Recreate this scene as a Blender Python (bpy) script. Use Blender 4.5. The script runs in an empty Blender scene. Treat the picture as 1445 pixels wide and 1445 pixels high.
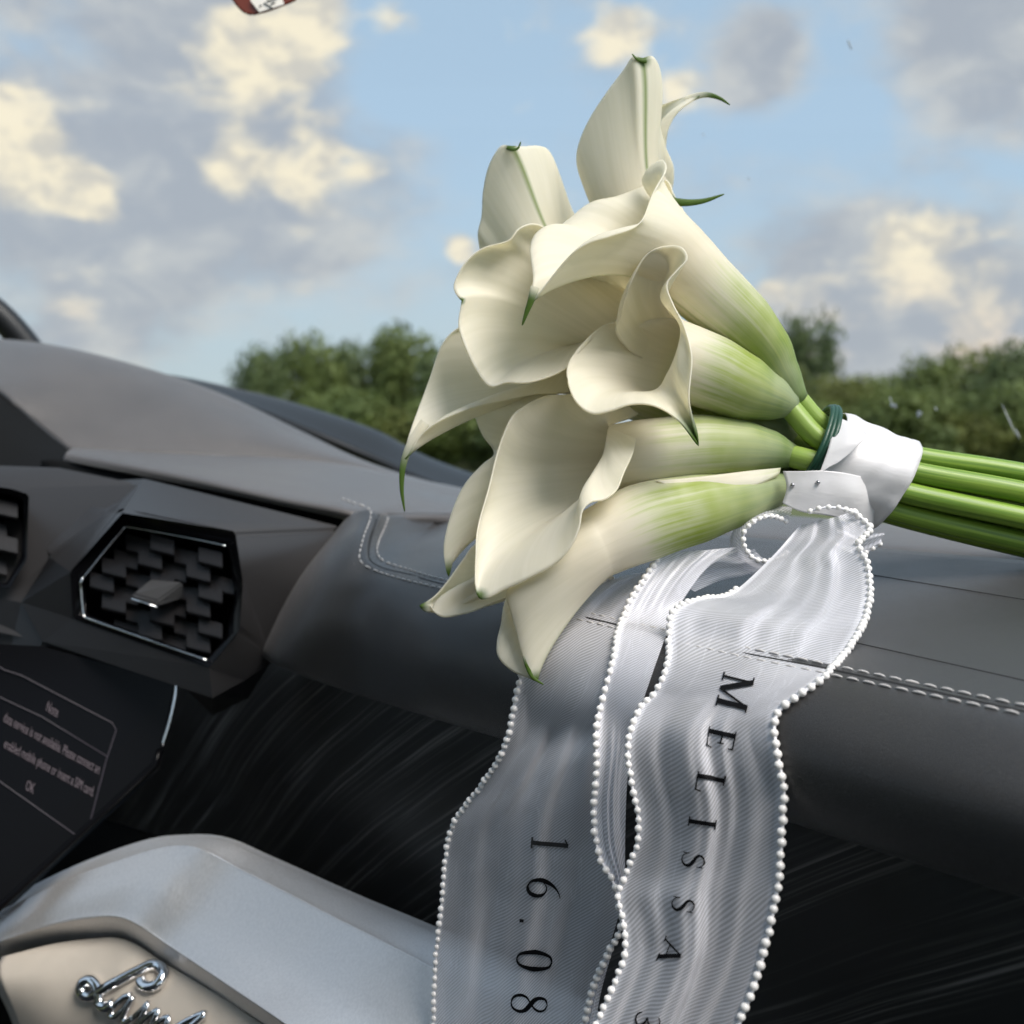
import bpy, bmesh, math, random
from mathutils import Vector, Matrix, noise as mnoise
from mathutils.bvhtree import BVHTree
R = math.radians
random.seed(7)
sc = bpy.context.scene
col = sc.collection

# ------------------------------------------------------------------ camera
FPX = 1600.0; W = 1445.0; CX = CY = 722.5
CAM = Vector((0, 0, 1.30))
cd = bpy.data.cameras.new('camera'); cam = bpy.data.objects.new('camera', cd); col.objects.link(cam)
cd.sensor_width = 36; cd.lens = 36 * FPX / W
cam.location = CAM
cam.rotation_euler = (R(90 - 3.49), 0, R(52))
cd.clip_start = 0.02; cd.clip_end = 5000
cd.dof.use_dof = True; cd.dof.focus_distance = 0.60; cd.dof.aperture_fstop = 8.5
sc.camera = cam
RM = cam.rotation_euler.to_matrix()
CR, CU, CF = RM @ Vector((1, 0, 0)), RM @ Vector((0, 1, 0)), RM @ Vector((0, 0, -1))

# ------------------------------------------------------------------ sky and sun
SUN_EL, SUN_AZ = 54.0, 82.0      # degrees; azimuth clockwise from +Y (the car's nose)
wd = bpy.data.worlds.new('World'); sc.world = wd; wd.use_nodes = True
wt = wd.node_tree; wt.nodes.clear()
def N(t, typ, **kw):
    n = t.nodes.new(typ)
    for k, v in kw.items():
        if k.startswith('i_'):
            key = k[2:]
            n.inputs[int(key) if key.isdigit() else key.replace('_', ' ')].default_value = v
        else: setattr(n, k, v)
    return n
def math_node(t, op, a, b=None, c=None, clamp=False):
    n = t.nodes.new('ShaderNodeMath'); n.operation = op; n.use_clamp = clamp
    for i, v in enumerate((a, b, c)):
        if v is None: continue
        if isinstance(v, (int, float)): n.inputs[i].default_value = v
        else: t.links.new(v, n.inputs[i])
    return n.outputs[0]
def vmath(t, op, a, b=None):
    n = t.nodes.new('ShaderNodeVectorMath'); n.operation = op
    for i, v in enumerate((a, b)):
        if v is None: continue
        if isinstance(v, (tuple, list, Vector)): n.inputs[i].default_value = v
        else: t.links.new(v, n.inputs[i])
    return n
def mixc(t, f, a, b, typ='MIX'):
    n = t.nodes.new('ShaderNodeMix'); n.data_type = 'RGBA'; n.blend_type = typ
    for i, v in ((0, f), (6, a), (7, b)):
        if isinstance(v, (int, float)): n.inputs[i].default_value = v
        elif isinstance(v, (tuple, list)): n.inputs[i].default_value = (*v, 1) if len(v) == 3 else v
        else: t.links.new(v, n.inputs[i])
    return n.outputs[2]
def sstep(t, x, a, b, lo=0.0, hi=1.0):
    n = t.nodes.new('ShaderNodeMapRange'); n.interpolation_type = 'SMOOTHSTEP'
    t.links.new(x, n.inputs[0])
    for i, v in enumerate((a, b, lo, hi)): n.inputs[i + 1].default_value = v
    return n.outputs[0]
def raydir(px, py):
    return (CF + CR * ((px - CX) / FPX) - CU * ((py - CY) / FPX))

sky = N(wt, 'ShaderNodeTexSky', sky_type='NISHITA', sun_disc=False, sun_elevation=R(SUN_EL), sun_rotation=R(SUN_AZ),
        air_density=1.0, dust_density=1.6, ozone_density=1.2, altitude=50)
tc = N(wt, 'ShaderNodeTexCoord')
gen = vmath(wt, 'NORMALIZE', tc.outputs['Generated']).outputs[0]
sx = N(wt, 'ShaderNodeSeparateXYZ'); wt.links.new(gen, sx.inputs[0])
el = sx.outputs[2]
stretch = vmath(wt, 'MULTIPLY', gen, (1, 1, 1.7)).outputs[0]
n1 = N(wt, 'ShaderNodeTexNoise', i_Scale=5.5, i_Detail=6.0, i_Roughness=0.54, i_Distortion=0.2); wt.links.new(stretch, n1.inputs['Vector'])
sunv = Vector((math.sin(R(SUN_AZ)) * math.cos(R(SUN_EL)), math.cos(R(SUN_AZ)) * math.cos(R(SUN_EL)), math.sin(R(SUN_EL))))
n2 = N(wt, 'ShaderNodeTexNoise', i_Scale=15.0, i_Detail=5.0, i_Roughness=0.58, i_Distortion=0.35); wt.links.new(stretch, n2.inputs['Vector'])
def banks(lst):
    acc = None
    for (bx, by, br, bw) in lst:
        d = raydir(bx, by).normalized()
        dist = vmath(wt, 'DISTANCE', gen, tuple(d)).outputs['Value']
        g = sstep(wt, dist, 0.0, br * 1.7 / FPX, bw, 0.0)
        acc = g if acc is None else math_node(wt, 'ADD', acc, g)
    return acc
# cloud banks and sunlit puffs: (px, py, radius px, weight) turned into directions on the sky
veil = banks([(120, 60, 210, .34), (330, 170, 240, .30), (60, 250, 190, .26), (290, 370, 230, .24), (480, 330, 150, .14), (1390, 40, 140, .75), (1075, 94, 60, .75), (1300, 375, 190, .42), (1180, 460, 180, .25), (1420, 480, 120, .25), (880, 80, 90, .14), (90, 470, 160, .16),
              (740, 150, 190, -.30), (1180, 230, 150, -.22)])
puff = banks([(380, 25, 80, .55), (420, 85, 70, .45), (330, 130, 70, .30), (170, 90, 70, .28), (25, 185, 85, .55), (15, 225, 60, .3), (105, 270, 32, .5), (145, 288, 34, .5), (300, 262, 50, .5), (350, 225, 40, .45), (450, 218, 55, .55), (425, 285, 45, .4), (525, 235, 35, .4), (550, 15, 40, .5),
              (70, 428, 60, .30), (430, 425, 55, .30), (650, 352, 26, .6), (882, 60, 50, .5), (950, 130, 40, .4), (1345, 335, 75, .5), (1280, 362, 45, .4), (1076, 405, 26, .5), (1150, 462, 70, .38), (1400, 492, 60, .48), (1310, 30, 50, .2), (220, 480, 26, .3)])
nn1 = math_node(wt, 'SUBTRACT', n1.outputs[0], .5); nn2 = math_node(wt, 'SUBTRACT', n2.outputs[0], .5)
dens = math_node(wt, 'ADD', math_node(wt, 'ADD', math_node(wt, 'MULTIPLY', nn1, 1.6), math_node(wt, 'MULTIPLY', nn2, .5)), veil)
cover = sstep(wt, dens, -.06, .42, 0.0, .88)
br_ = math_node(wt, 'ADD', math_node(wt, 'ADD', math_node(wt, 'MULTIPLY', nn1, .9), math_node(wt, 'MULTIPLY', nn2, 1.25)), puff)
bright = sstep(wt, br_, .20, .58, 0.0, .95)
greyc = mixc(wt, sstep(wt, math_node(wt, 'ADD', nn2, math_node(wt, 'MULTIPLY', dens, -.25)), -.24, .10), (2.0, 2.12, 2.38), (3.0, 2.98, 2.95))
warm = mixc(wt, sstep(wt, el, .03, .16), (4.1, 3.35, 2.85), (4.8, 4.3, 3.35))
n3 = N(wt, 'ShaderNodeTexNoise', i_Scale=26.0, i_Detail=4.0, i_Roughness=0.6, i_Distortion=0.3); wt.links.new(stretch, n3.inputs['Vector'])
warm = mixc(wt, sstep(wt, n3.outputs[0], .38, .60, .75, 0.0), warm, (2.7, 2.65, 2.6))
skyc = mixc(wt, .82, sky.outputs[0], (2.15, 2.85, 3.55))       # thin high veil over the clear sky
hz = sstep(wt, el, 0.0, 0.26, 0.85, 0.0)
skyh = mixc(wt, hz, skyc, (2.6, 3.0, 3.15))
final = mixc(wt, bright, mixc(wt, cover, skyh, greyc), warm)
bg = N(wt, 'ShaderNodeBackground'); bg.inputs[1].default_value = 0.14
wt.links.new(final, bg.inputs[0])
wo = N(wt, 'ShaderNodeOutputWorld'); wt.links.new(bg.outputs[0], wo.inputs[0])
ld = bpy.data.lights.new('sun', 'SUN'); lo = bpy.data.objects.new('sun', ld); col.objects.link(lo)
ld.energy = 3.0; ld.angle = R(32); ld.color = (1.0, 0.94, 0.87)
lo.rotation_euler = (-sunv).to_track_quat('-Z', 'Y').to_euler(); lo.location = (0, 0, 30)
sc.view_settings.view_transform = 'Standard'; sc.view_settings.look = 'None'
sc.view_settings.gamma = 1; sc.view_settings.exposure = 0.6
sc.cycles.use_denoising = True
sc.cycles.max_bounces = 7; sc.cycles.diffuse_bounces = 5; sc.cycles.glossy_bounces = 3; sc.cycles.transparent_max_bounces = 12
sc.cycles.use_adaptive_sampling = True; sc.cycles.adaptive_threshold = .03
wd.cycles.sampling_method = 'MANUAL'; wd.cycles.sample_map_resolution = 512

# ------------------------------------------------------------------ geometry helpers
def P(px, py, d): return CAM + raydir(px, py) * d
D0 = 0.68; U = D0 / FPX                                  # one photo pixel at the bouquet's distance, in metres
def B(x, y, z): return P(x, y, D0 + z * U)               # bouquet point: pixel and depth offset (in pixels' worth of metres)
def S(px, Y, h):                                         # point of the dashboard: image column, distance ahead, height against the eye
    n = raydir(px, 0).cross(raydir(px, 1445))
    return Vector((-(n.y * Y + n.z * h) / n.x, Y, CAM.z + h))
def cr(p0, p1, p2, p3, t):
    return 0.5 * ((2 * p1) + (p2 - p0) * t + (2 * p0 - 5 * p1 + 4 * p2 - p3) * t * t + (3 * p1 - p0 - 3 * p2 + p3) * t ** 3)
def spline(pts, n, closed=False, even=True):
    pts = [Vector(p) for p in pts]; m = len(pts)
    if m == 2: return [pts[0].lerp(pts[1], i / (n - 1)) for i in range(n)]
    raw = []; segs = m if closed else m - 1; k = 14
    for s in range(segs):
        if closed: q = [pts[(s + j - 1) % m] for j in range(4)]
        else: q = [pts[max(0, min(m - 1, s + j - 1))] for j in range(4)]
        if not closed and s == 0: q[0] = 2 * q[1] - q[2]
        if not closed and s == segs - 1: q[3] = 2 * q[2] - q[1]
        for i in range(k): raw.append(cr(*q, i / k))
    raw.append(pts[0].copy() if closed else pts[-1].copy())
    if not even:
        return [raw[round(i * (len(raw) - 1) / (n - 1))] for i in range(n)]
    L = [0.0]
    for a, b in zip(raw, raw[1:]): L.append(L[-1] + (b - a).length)
    out = []; j = 0
    for i in range(n):
        t = L[-1] * i / (n - 1)
        while j < len(L) - 2 and L[j + 1] < t: j += 1
        seg = L[j + 1] - L[j]
        out.append(raw[j].lerp(raw[j + 1], 0 if seg < 1e-12 else (t - L[j]) / seg))
    return out
def link(name, me, mat=None, parent=None, smooth=True):
    o = bpy.data.objects.new(name, me); col.objects.link(o)
    if mat is not None and not me.materials: me.materials.append(mat)
    if smooth and len(me.polygons): me.polygons.foreach_set('use_smooth', [True] * len(me.polygons))
    if parent is not None: adopt(o, parent)
    return o
def adopt(o, parent):
    o.parent = parent; o.matrix_parent_inverse = Matrix.Translation(parent.location).inverted() if parent.parent is None else Matrix.Translation(parent.parent.location + Vector((0, 0, 0))).inverted() @ Matrix.Identity(4)
ROOT0 = Matrix.Identity(4)
def mesh(name, verts, faces):
    me = bpy.data.meshes.new(name); me.from_pydata([tuple(v) for v in verts], [], faces); me.update(); return me
def grid_faces(nr, nc, wrap=False, off=0):
    f = []
    for r in range(nr - 1):
        for c in range(nc if wrap else nc - 1):
            a = off + r * nc + c; b = off + r * nc + (c + 1) % nc
            f.append((a, b, b + nc, a + nc))
    return f
def loft(rows, nu, nv, even=True):
    cols = [spline(r, nu, even=even) for r in rows]
    g = [spline([c[j] for c in cols], nv, even=False) for j in range(nu)]
    return [g[j][i] for i in range(nv) for j in range(nu)]
def sheet(name, rows, mat, parent, nu=60, nv=24, thick=0.004, even=True, bump=None, relax=0):
    v = loft(rows, nu, nv, even)
    for it in range(relax):
        w = v[:]
        for r in range(1, nv - 1):
            for c in range(1, nu - 1):
                i = r * nu + c; w[i] = v[i] * .4 + (v[i - 1] + v[i + 1] + v[i - nu] + v[i + nu]) * .15
        v = w
    if bump: v = [p + bump(p) for p in v]
    me = mesh(name, v, grid_faces(nv, nu)); o = link(name, me, mat, parent)
    if thick:
        m = o.modifiers.new('solid', 'SOLIDIFY'); m.thickness = thick; m.offset = 0
    return o
def tube(name, pts, rad, mat, parent, n=None, sides=10, caps=True, flat=1.0, up=None):
    n = n or len(pts)
    c = spline(pts, n) if n != len(pts) else [Vector(p) for p in pts]
    rr = rad if isinstance(rad, (list, tuple)) else [rad] * 2
    v = []; t0 = (c[1] - c[0]).normalized(); u = Vector(up) if up is not None else CF.copy()
    for i in range(n):
        t = (c[min(i + 1, n - 1)] - c[max(i - 1, 0)]).normalized()
        u = (u - t * u.dot(t)).normalized(); w = t.cross(u)
        x = i / (n - 1) * (len(rr) - 1); k = min(int(x), len(rr) - 2); r = rr[k] + (rr[k + 1] - rr[k]) * (x - k)
        for s in range(sides):
            a = 2 * math.pi * s / sides
            v.append(c[i] + (u * math.cos(a) * flat + w * math.sin(a)) * r)
    f = grid_faces(n, sides, True)
    if caps: f += [tuple(range(sides))[::-1], tuple((n - 1) * sides + s for s in range(sides))]
    return link(name, mesh(name, v, f), mat, parent)
def empty(name, loc, label, cat, group=None):
    o = bpy.data.objects.new(name, None); col.objects.link(o); o.location = loc; o.empty_display_size = .02
    o['label'] = label; o['category'] = cat
    if group: o['group'] = group
    return o
def adopt(o, parent):
    # parts carry world-space mesh data; undo the root's translation
    o.parent = parent
    off = Vector((0, 0, 0)); q = parent
    while q is not None: off = off + q.location; q = q.parent
    o.location = o.location - off if o.type != 'EMPTY' and o.location.length > 0 else -off
def bvh_of(*objs):
    vs, fs = [], []
    for o in objs:
        k = len(vs); off = Vector((0, 0, 0)); q = o
        while q is not None: off = off + q.location; q = q.parent
        vs += [v.co + off for v in o.data.vertices]; fs += [tuple(i + k for i in p.vertices) for p in o.data.polygons]
    return BVHTree.FromPolygons(vs, fs)
def cast(bv, px, py, lift=0.0):
    d = raydir(px, py).normalized()
    h, n, i, dist = bv.ray_cast(CAM, d)
    if h is None: return None, None
    if n.dot(d) > 0: n = -n
    return h + n * lift, n

# ------------------------------------------------------------------ materials
def newmat(name):
    m = bpy.data.materials.new(name); m.use_nodes = True; t = m.node_tree
    b = t.nodes['Principled BSDF']; return m, t, b
def bump(t, b, h, strength, dist=0.001):
    n = N(t, 'ShaderNodeBump'); n.inputs['Strength'].default_value = strength; n.inputs['Distance'].default_value = dist
    t.links.new(h, n.inputs['Height']); t.links.new(n.outputs[0], b.inputs['Normal']); return n
def simple(name, c, rough=.5, metal=0.0, spec=.5, grain=0.0, gscale=600, var=0.0, coat=0.0):
    m, t, b = newmat(name)
    b.inputs['Base Color'].default_value = (*c, 1); b.inputs['Roughness'].default_value = rough
    b.inputs['Metallic'].default_value = metal; b.inputs['Specular IOR Level'].default_value = spec
    if coat: b.inputs['Coat Weight'].default_value = coat; b.inputs['Coat Roughness'].default_value = .06
    if grain or var:
        co = N(t, 'ShaderNodeTexCoord')
        n = N(t, 'ShaderNodeTexNoise', i_Scale=gscale, i_Detail=4.0); t.links.new(co.outputs['Object'], n.inputs['Vector'])
        if grain: bump(t, b, n.outputs[0], grain, .0006)
        if var:
            n3 = N(t, 'ShaderNodeTexNoise', i_Scale=14.0, i_Detail=5.0); t.links.new(co.outputs['Object'], n3.inputs['Vector'])
            k = sstep(t, n3.outputs[0], .25, .75, 1 - var, 1 + var)
            hs = N(t, 'ShaderNodeHueSaturation'); hs.inputs['Color'].default_value = (*c, 1); t.links.new(k, hs.inputs['Value'])
            t.links.new(hs.outputs[0], b.inputs['Base Color'])
    return m
def leather(name, c, rough=.5, sheen=.3):
    m, t, b = newmat(name)
    co = N(t, 'ShaderNodeTexCoord')
    v = N(t, 'ShaderNodeTexVoronoi', i_Scale=900.0); v.feature = 'DISTANCE_TO_EDGE'; t.links.new(co.outputs['Object'], v.inputs['Vector'])
    n = N(t, 'ShaderNodeTexNoise', i_Scale=1800.0, i_Detail=3.0); t.links.new(co.outputs['Object'], n.inputs['Vector'])
    pore = sstep(t, v.outputs['Distance'], 0.0, 0.12)
    h = math_node(t, 'ADD', pore, math_node(t, 'MULTIPLY', n.outputs[0], .4))
    bump(t, b, h, .35, .00035)
    w = N(t, 'ShaderNodeTexNoise', i_Scale=9.0, i_Detail=6.0, i_Roughness=.6); t.links.new(co.outputs['Object'], w.inputs['Vector'])
    hs = N(t, 'ShaderNodeHueSaturation'); hs.inputs['Color'].default_value = (*c, 1)
    t.links.new(sstep(t, w.outputs[0], .25, .75, .88, 1.12), hs.inputs['Value']); t.links.new(hs.outputs[0], b.inputs['Base Color'])
    t.links.new(sstep(t, w.outputs[0], .2, .8, rough - .06, rough + .06), b.inputs['Roughness'])
    b.inputs['Specular IOR Level'].default_value = .5
    b.inputs['Sheen Weight'].default_value = sheen; b.inputs['Sheen Roughness'].default_value = .45; b.inputs['Sheen Tint'].default_value = (.9, .88, .9, 1)
    return m
M = {}
M['leather'] = leather('grey_leather', (.031, .030, .030), .37, .10)
M['leather_hood'] = leather('taupe_leather', (.078, .071, .068), .38, .20)
M['leather_tan'] = leather('tan_leather', (.50, .45, .385), .6, .2)
M['plastic'] = simple('dark_soft_plastic', (.008, .008, .009), .40, grain=.12, gscale=2500)
M['plastic_grey'] = simple('grey_soft_plastic', (.028, .027, .028), .40, grain=.15, gscale=2500)
M['gloss'] = simple('gloss_black', (.004, .004, .005), .16, spec=.12)
M['black'] = simple('shade_black', (.005, .005, .005), .7, spec=.1)  # black that carries the shade of the slot, footwell and hood side
M['chrome'] = simple('chrome', (.86, .86, .87), .07, 1.0)
M['thread'] = simple('pale_grey_thread', (.55, .53, .52), .8)
M['seam'] = simple('dark_seam', (.012, .012, .013), .7)
M['wire'] = simple('dark_green_tape', (.012, .06, .035), .4, grain=.3, gscale=900)
M['pin'] = simple('steel_pin', (.35, .35, .37), .25, 1.0)
M['ink'] = simple('black_foil_ink', (.004, .004, .005), .7, spec=.15)
M['ink_worn'] = simple('worn_black_foil_ink', (.03, .03, .032), .4, var=.5)
M['red'] = simple('red_brown_plastic', (.16, .03, .012), .25)
M['tagwhite'] = simple('white_label', (.85, .80, .72), .5, var=.1)
M['dirt'] = simple('pale_dirt', (.75, .75, .74), .7)
def metal_mat():
    m, t, b = newmat('brushed_aluminium')
    b.inputs['Base Color'].default_value = (.74, .74, .75, 1); b.inputs['Metallic'].default_value = .75
    co = N(t, 'ShaderNodeTexCoord'); mp = N(t, 'ShaderNodeMapping'); t.links.new(co.outputs['Object'], mp.inputs['Vector'])
    mp.inputs['Scale'].default_value = (700, 700, 40)
    n = N(t, 'ShaderNodeTexNoise', i_Scale=1.0, i_Detail=3.0); t.links.new(mp.outputs[0], n.inputs['Vector'])
    t.links.new(sstep(t, n.outputs[0], .2, .8, .40, .52), b.inputs['Roughness'])
    hs = N(t, 'ShaderNodeHueSaturation'); hs.inputs['Color'].default_value = (.74, .74, .75, 1)
    t.links.new(sstep(t, n.outputs[0], .2, .8, .93, 1.07), hs.inputs['Value']); t.links.new(hs.outputs[0], b.inputs['Base Color'])
    bump(t, b, n.outputs[0], .05, .0003)
    return m
M['metal'] = metal_mat()
def wood_mat():
    m, t, b = newmat('dark_open_pore_wood')
    co = N(t, 'ShaderNodeTexCoord'); o = co.outputs['Object']; ph = R(34)
    along = vmath(t, 'DOT_PRODUCT', o, (math.cos(ph), 0, math.sin(ph))).outputs['Value']
    across = vmath(t, 'DOT_PRODUCT', o, (-math.sin(ph), .2, math.cos(ph))).outputs['Value']
    bend = N(t, 'ShaderNodeTexNoise', i_Scale=4.0, i_Detail=2.0); t.links.new(o, bend.inputs['Vector'])
    ac = math_node(t, 'ADD', across, math_node(t, 'MULTIPLY', bend.outputs[0], .014))
    def nz(sa, sc_, det):
        c = N(t, 'ShaderNodeCombineXYZ'); t.links.new(math_node(t, 'MULTIPLY', along, sa), c.inputs[0]); t.links.new(math_node(t, 'MULTIPLY', ac, sc_), c.inputs[1])
        n = N(t, 'ShaderNodeTexNoise', i_Scale=1.0, i_Detail=det, i_Roughness=.6); t.links.new(c.outputs[0], n.inputs['Vector']); return n.outputs[0]
    f1, f2 = nz(3.0, 320, 4.0), nz(2.0, 60, 3.0)
    streak = math_node(t, 'MULTIPLY', sstep(t, f1, .46, .70), sstep(t, f2, .40, .66))
    t.links.new(mixc(t, streak, (.018, .018, .018), (.20, .19, .18)), b.inputs['Base Color'])
    b.inputs['Roughness'].default_value = .46; b.inputs['Specular IOR Level'].default_value = .35
    bump(t, b, f1, .3, .0005)
    return m
M['wood'] = wood_mat()
def glass_mat():
    m, t, b = newmat('windscreen_glass'); t.nodes.remove(b)
    tr = N(t, 'ShaderNodeBsdfTransparent'); tr.inputs[0].default_value = (.95, .975, .97, 1)
    gl = N(t, 'ShaderNodeBsdfGlossy'); gl.inputs['Roughness'].default_value = .02
    mx = N(t, 'ShaderNodeMixShader'); mx.inputs[0].default_value = .014
    t.links.new(tr.outputs[0], mx.inputs[1]); t.links.new(gl.outputs[0], mx.inputs[2])
    t.links.new(mx.outputs[0], t.nodes['Material Output'].inputs[0]); return m
M['glass'] = glass_mat()
def petal_mat():
    m, t, b = newmat('calla_spathe')
    at = N(t, 'ShaderNodeAttribute', attribute_name='petal'); sp = N(t, 'ShaderNodeSeparateColor'); t.links.new(at.outputs['Color'], sp.inputs[0])
    u, v, tip = sp.outputs[0], sp.outputs[1], sp.outputs[2]; mid = at.outputs['Alpha']
    cmb = N(t, 'ShaderNodeCombineXYZ'); t.links.new(math_node(t, 'MULTIPLY', u, 60.0), cmb.inputs[0]); t.links.new(math_node(t, 'MULTIPLY', v, 2.2), cmb.inputs[1])
    oi = N(t, 'ShaderNodeObjectInfo'); t.links.new(math_node(t, 'MULTIPLY', oi.outputs['Random'], 40.0), cmb.inputs[2])
    n = N(t, 'ShaderNodeTexNoise', i_Scale=1.0, i_Detail=4.0, i_Roughness=.6); t.links.new(cmb.outputs[0], n.inputs['Vector'])
    co = N(t, 'ShaderNodeTexCoord')
    blot = N(t, 'ShaderNodeTexNoise', i_Scale=22.0, i_Detail=3.0); t.links.new(co.outputs['Object'], blot.inputs['Vector'])
    e = math_node(t, 'ADD', v, math_node(t, 'MULTIPLY', math_node(t, 'SUBTRACT', n.outputs[0], .5), .34))
    e = math_node(t, 'ADD', e, math_node(t, 'MULTIPLY', math_node(t, 'SUBTRACT', blot.outputs[0], .5), .22))
    base = mixc(t, sstep(t, e, .02, .24), (.18, .33, .03), (.44, .56, .07))
    base = mixc(t, sstep(t, e, .20, .46), base, (.95, .935, .85))
    base = mixc(t, sstep(t, blot.outputs[0], .35, .7, 0, .35), base, (.96, .945, .90))
    throat = math_node(t, 'MULTIPLY', sstep(t, v, .36, .50), sstep(t, v, .56, .80, .22, 0.0))
    base = mixc(t, throat, base, (.93, .82, .64))
    vein = sstep(t, n.outputs[0], .35, .62, .0, .10)
    base = mixc(t, vein, base, (.55, .55, .36))
    base = mixc(t, math_node(t, 'MULTIPLY', mid, .8), base, (.22, .33, .04))
    base = mixc(t, sstep(t, tip, .1, .85), base, (.11, .20, .03))
    t.links.new(base, b.inputs['Base Color'])
    b.inputs['Roughness'].default_value = .42; b.inputs['Specular IOR Level'].default_value = .35
    b.inputs['Sheen Weight'].default_value = .15
    bmp = bump(t, b, n.outputs[0], .18, .0008)
    tl = N(t, 'ShaderNodeBsdfTranslucent'); t.links.new(mixc(t, 1.0, base, (1.0, .95, .80), 'MULTIPLY'), tl.inputs[0])
    mx = N(t, 'ShaderNodeMixShader'); mx.inputs[0].default_value = .50
    t.links.new(b.outputs[0], mx.inputs[1]); t.links.new(tl.outputs[0], mx.inputs[2])
    t.links.new(mx.outputs[0], t.nodes['Material Output'].inputs[0]); return m
M['petal'] = petal_mat()
def stem_mat():
    m, t, b = newmat('calla_stem')
    at = N(t, 'ShaderNodeAttribute', attribute_name='petal'); sp = N(t, 'ShaderNodeSeparateColor'); t.links.new(at.outputs['Color'], sp.inputs[0])
    cmb = N(t, 'ShaderNodeCombineXYZ'); t.links.new(math_node(t, 'MULTIPLY', sp.outputs[0], 30.0), cmb.inputs[0]); t.links.new(math_node(t, 'MULTIPLY', sp.outputs[1], 3.0), cmb.inputs[1])
    oi = N(t, 'ShaderNodeObjectInfo'); t.links.new(math_node(t, 'MULTIPLY', oi.outputs['Random'], 40.0), cmb.inputs[2])
    n = N(t, 'ShaderNodeTexNoise', i_Scale=1.0, i_Detail=4.0); t.links.new(cmb.outputs[0], n.inputs['Vector'])
    c = mixc(t, sstep(t, n.outputs[0], .3, .7), (.11, .21, .02), (.25, .38, .05))
    c = mixc(t, sstep(t, sp.outputs[1], .0, .22, .85, 0), c, (.27, .38, .08))
    t.links.new(c, b.inputs['Base Color']); b.inputs['Roughness'].default_value = .42
    b.inputs['Subsurface Weight'].default_value = .12; b.inputs['Subsurface Radius'].default_value = (.003, .004, .001); b.inputs['Subsurface Scale'].default_value = 1.0
    bump(t, b, n.outputs[0], .2, .0006); return m
M['stem'] = stem_mat()
def organza():
    m, t, b = newmat('white_organza')
    uv = N(t, 'ShaderNodeUVMap', uv_map='UVMap'); s = N(t, 'ShaderNodeSeparateXYZ'); t.links.new(uv.outputs[0], s.inputs[0])
    u, v = s.outputs[0], s.outputs[1]                    # metres across and along; z unused
    edge = N(t, 'ShaderNodeAttribute', attribute_name='edge')
    diag = math_node(t, 'ADD', math_node(t, 'MULTIPLY', u, .62), math_node(t, 'MULTIPLY', v, 1.0))
    wv = math_node(t, 'SINE', math_node(t, 'MULTIPLY', diag, 2 * math.pi / .0021))
    wfac = sstep(t, wv, -.7, .7)
    nz = N(t, 'ShaderNodeTexNoise', i_Scale=22.0, i_Detail=3.0); t.links.new(uv.outputs[0], nz.inputs['Vector'])
    mpw = N(t, 'ShaderNodeMapping'); t.links.new(uv.outputs[0], mpw.inputs['Vector']); mpw.inputs['Scale'].default_value = (95, 9, 1); mpw.inputs['Rotation'].default_value = (0, 0, R(4))
    nw = N(t, 'ShaderNodeTexNoise', i_Scale=1.0, i_Detail=2.0, i_Distortion=.8); t.links.new(mpw.outputs[0], nw.inputs['Vector'])
    rid = math_node(t, 'ABSOLUTE', math_node(t, 'SUBTRACT', nw.outputs[0], .5))
    crease = sstep(t, rid, 0.0, .022, .10, 0.0)              # doubled-over wrinkles running down the ribbon
    op = math_node(t, 'ADD', .46, math_node(t, 'MULTIPLY', wfac, .26))
    op = math_node(t, 'ADD', op, sstep(t, nz.outputs[0], .38, .72, -.03, .12))
    op = math_node(t, 'ADD', op, math_node(t, 'MULTIPLY', crease, sstep(t, nz.outputs[0], .35, .6)))
    op = math_node(t, 'ADD', op, math_node(t, 'MULTIPLY', edge.outputs['Fac'], .40), clamp=True)
    b.inputs['Base Color'].default_value = (.93, .93, .99, 1); b.inputs['Roughness'].default_value = .32
    b.inputs['Sheen Weight'].default_value = .5; b.inputs['Specular IOR Level'].default_value = .6
    tl = N(t, 'ShaderNodeBsdfTranslucent'); tl.inputs[0].default_value = (.93, .93, 1.0, 1)
    mx = N(t, 'ShaderNodeMixShader'); mx.inputs[0].default_value = .25; t.links.new(b.outputs[0], mx.inputs[1]); t.links.new(tl.outputs[0], mx.inputs[2])
    tr = N(t, 'ShaderNodeBsdfTransparent')
    m2 = N(t, 'ShaderNodeMixShader'); t.links.new(op, m2.inputs[0]); t.links.new(tr.outputs[0], m2.inputs[1]); t.links.new(mx.outputs[0], m2.inputs[2])
    t.links.new(m2.outputs[0], t.nodes['Material Output'].inputs[0]); return m
M['organza'] = organza()
def satin():
    m, t, b = newmat('white_satin')
    co = N(t, 'ShaderNodeTexCoord'); mp = N(t, 'ShaderNodeMapping'); t.links.new(co.outputs['Object'], mp.inputs['Vector']); mp.inputs['Scale'].default_value = (40, 40, 130); n = N(t, 'ShaderNodeTexNoise', i_Scale=1.0, i_Detail=3.0, i_Distortion=.6); t.links.new(mp.outputs[0], n.inputs['Vector'])
    b.inputs['Base Color'].default_value = (.66, .65, .66, 1); b.inputs['Roughness'].default_value = .42; b.inputs['Sheen Weight'].default_value = .4
    bump(t, b, n.outputs[0], .16, .002); return m
M['satin'] = satin()
M['pearl'] = simple('pearl', (.86, .84, .82), .16, coat=.6)
M['lace'] = simple('white_edge_thread', (.82, .82, .86), .7)

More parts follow.
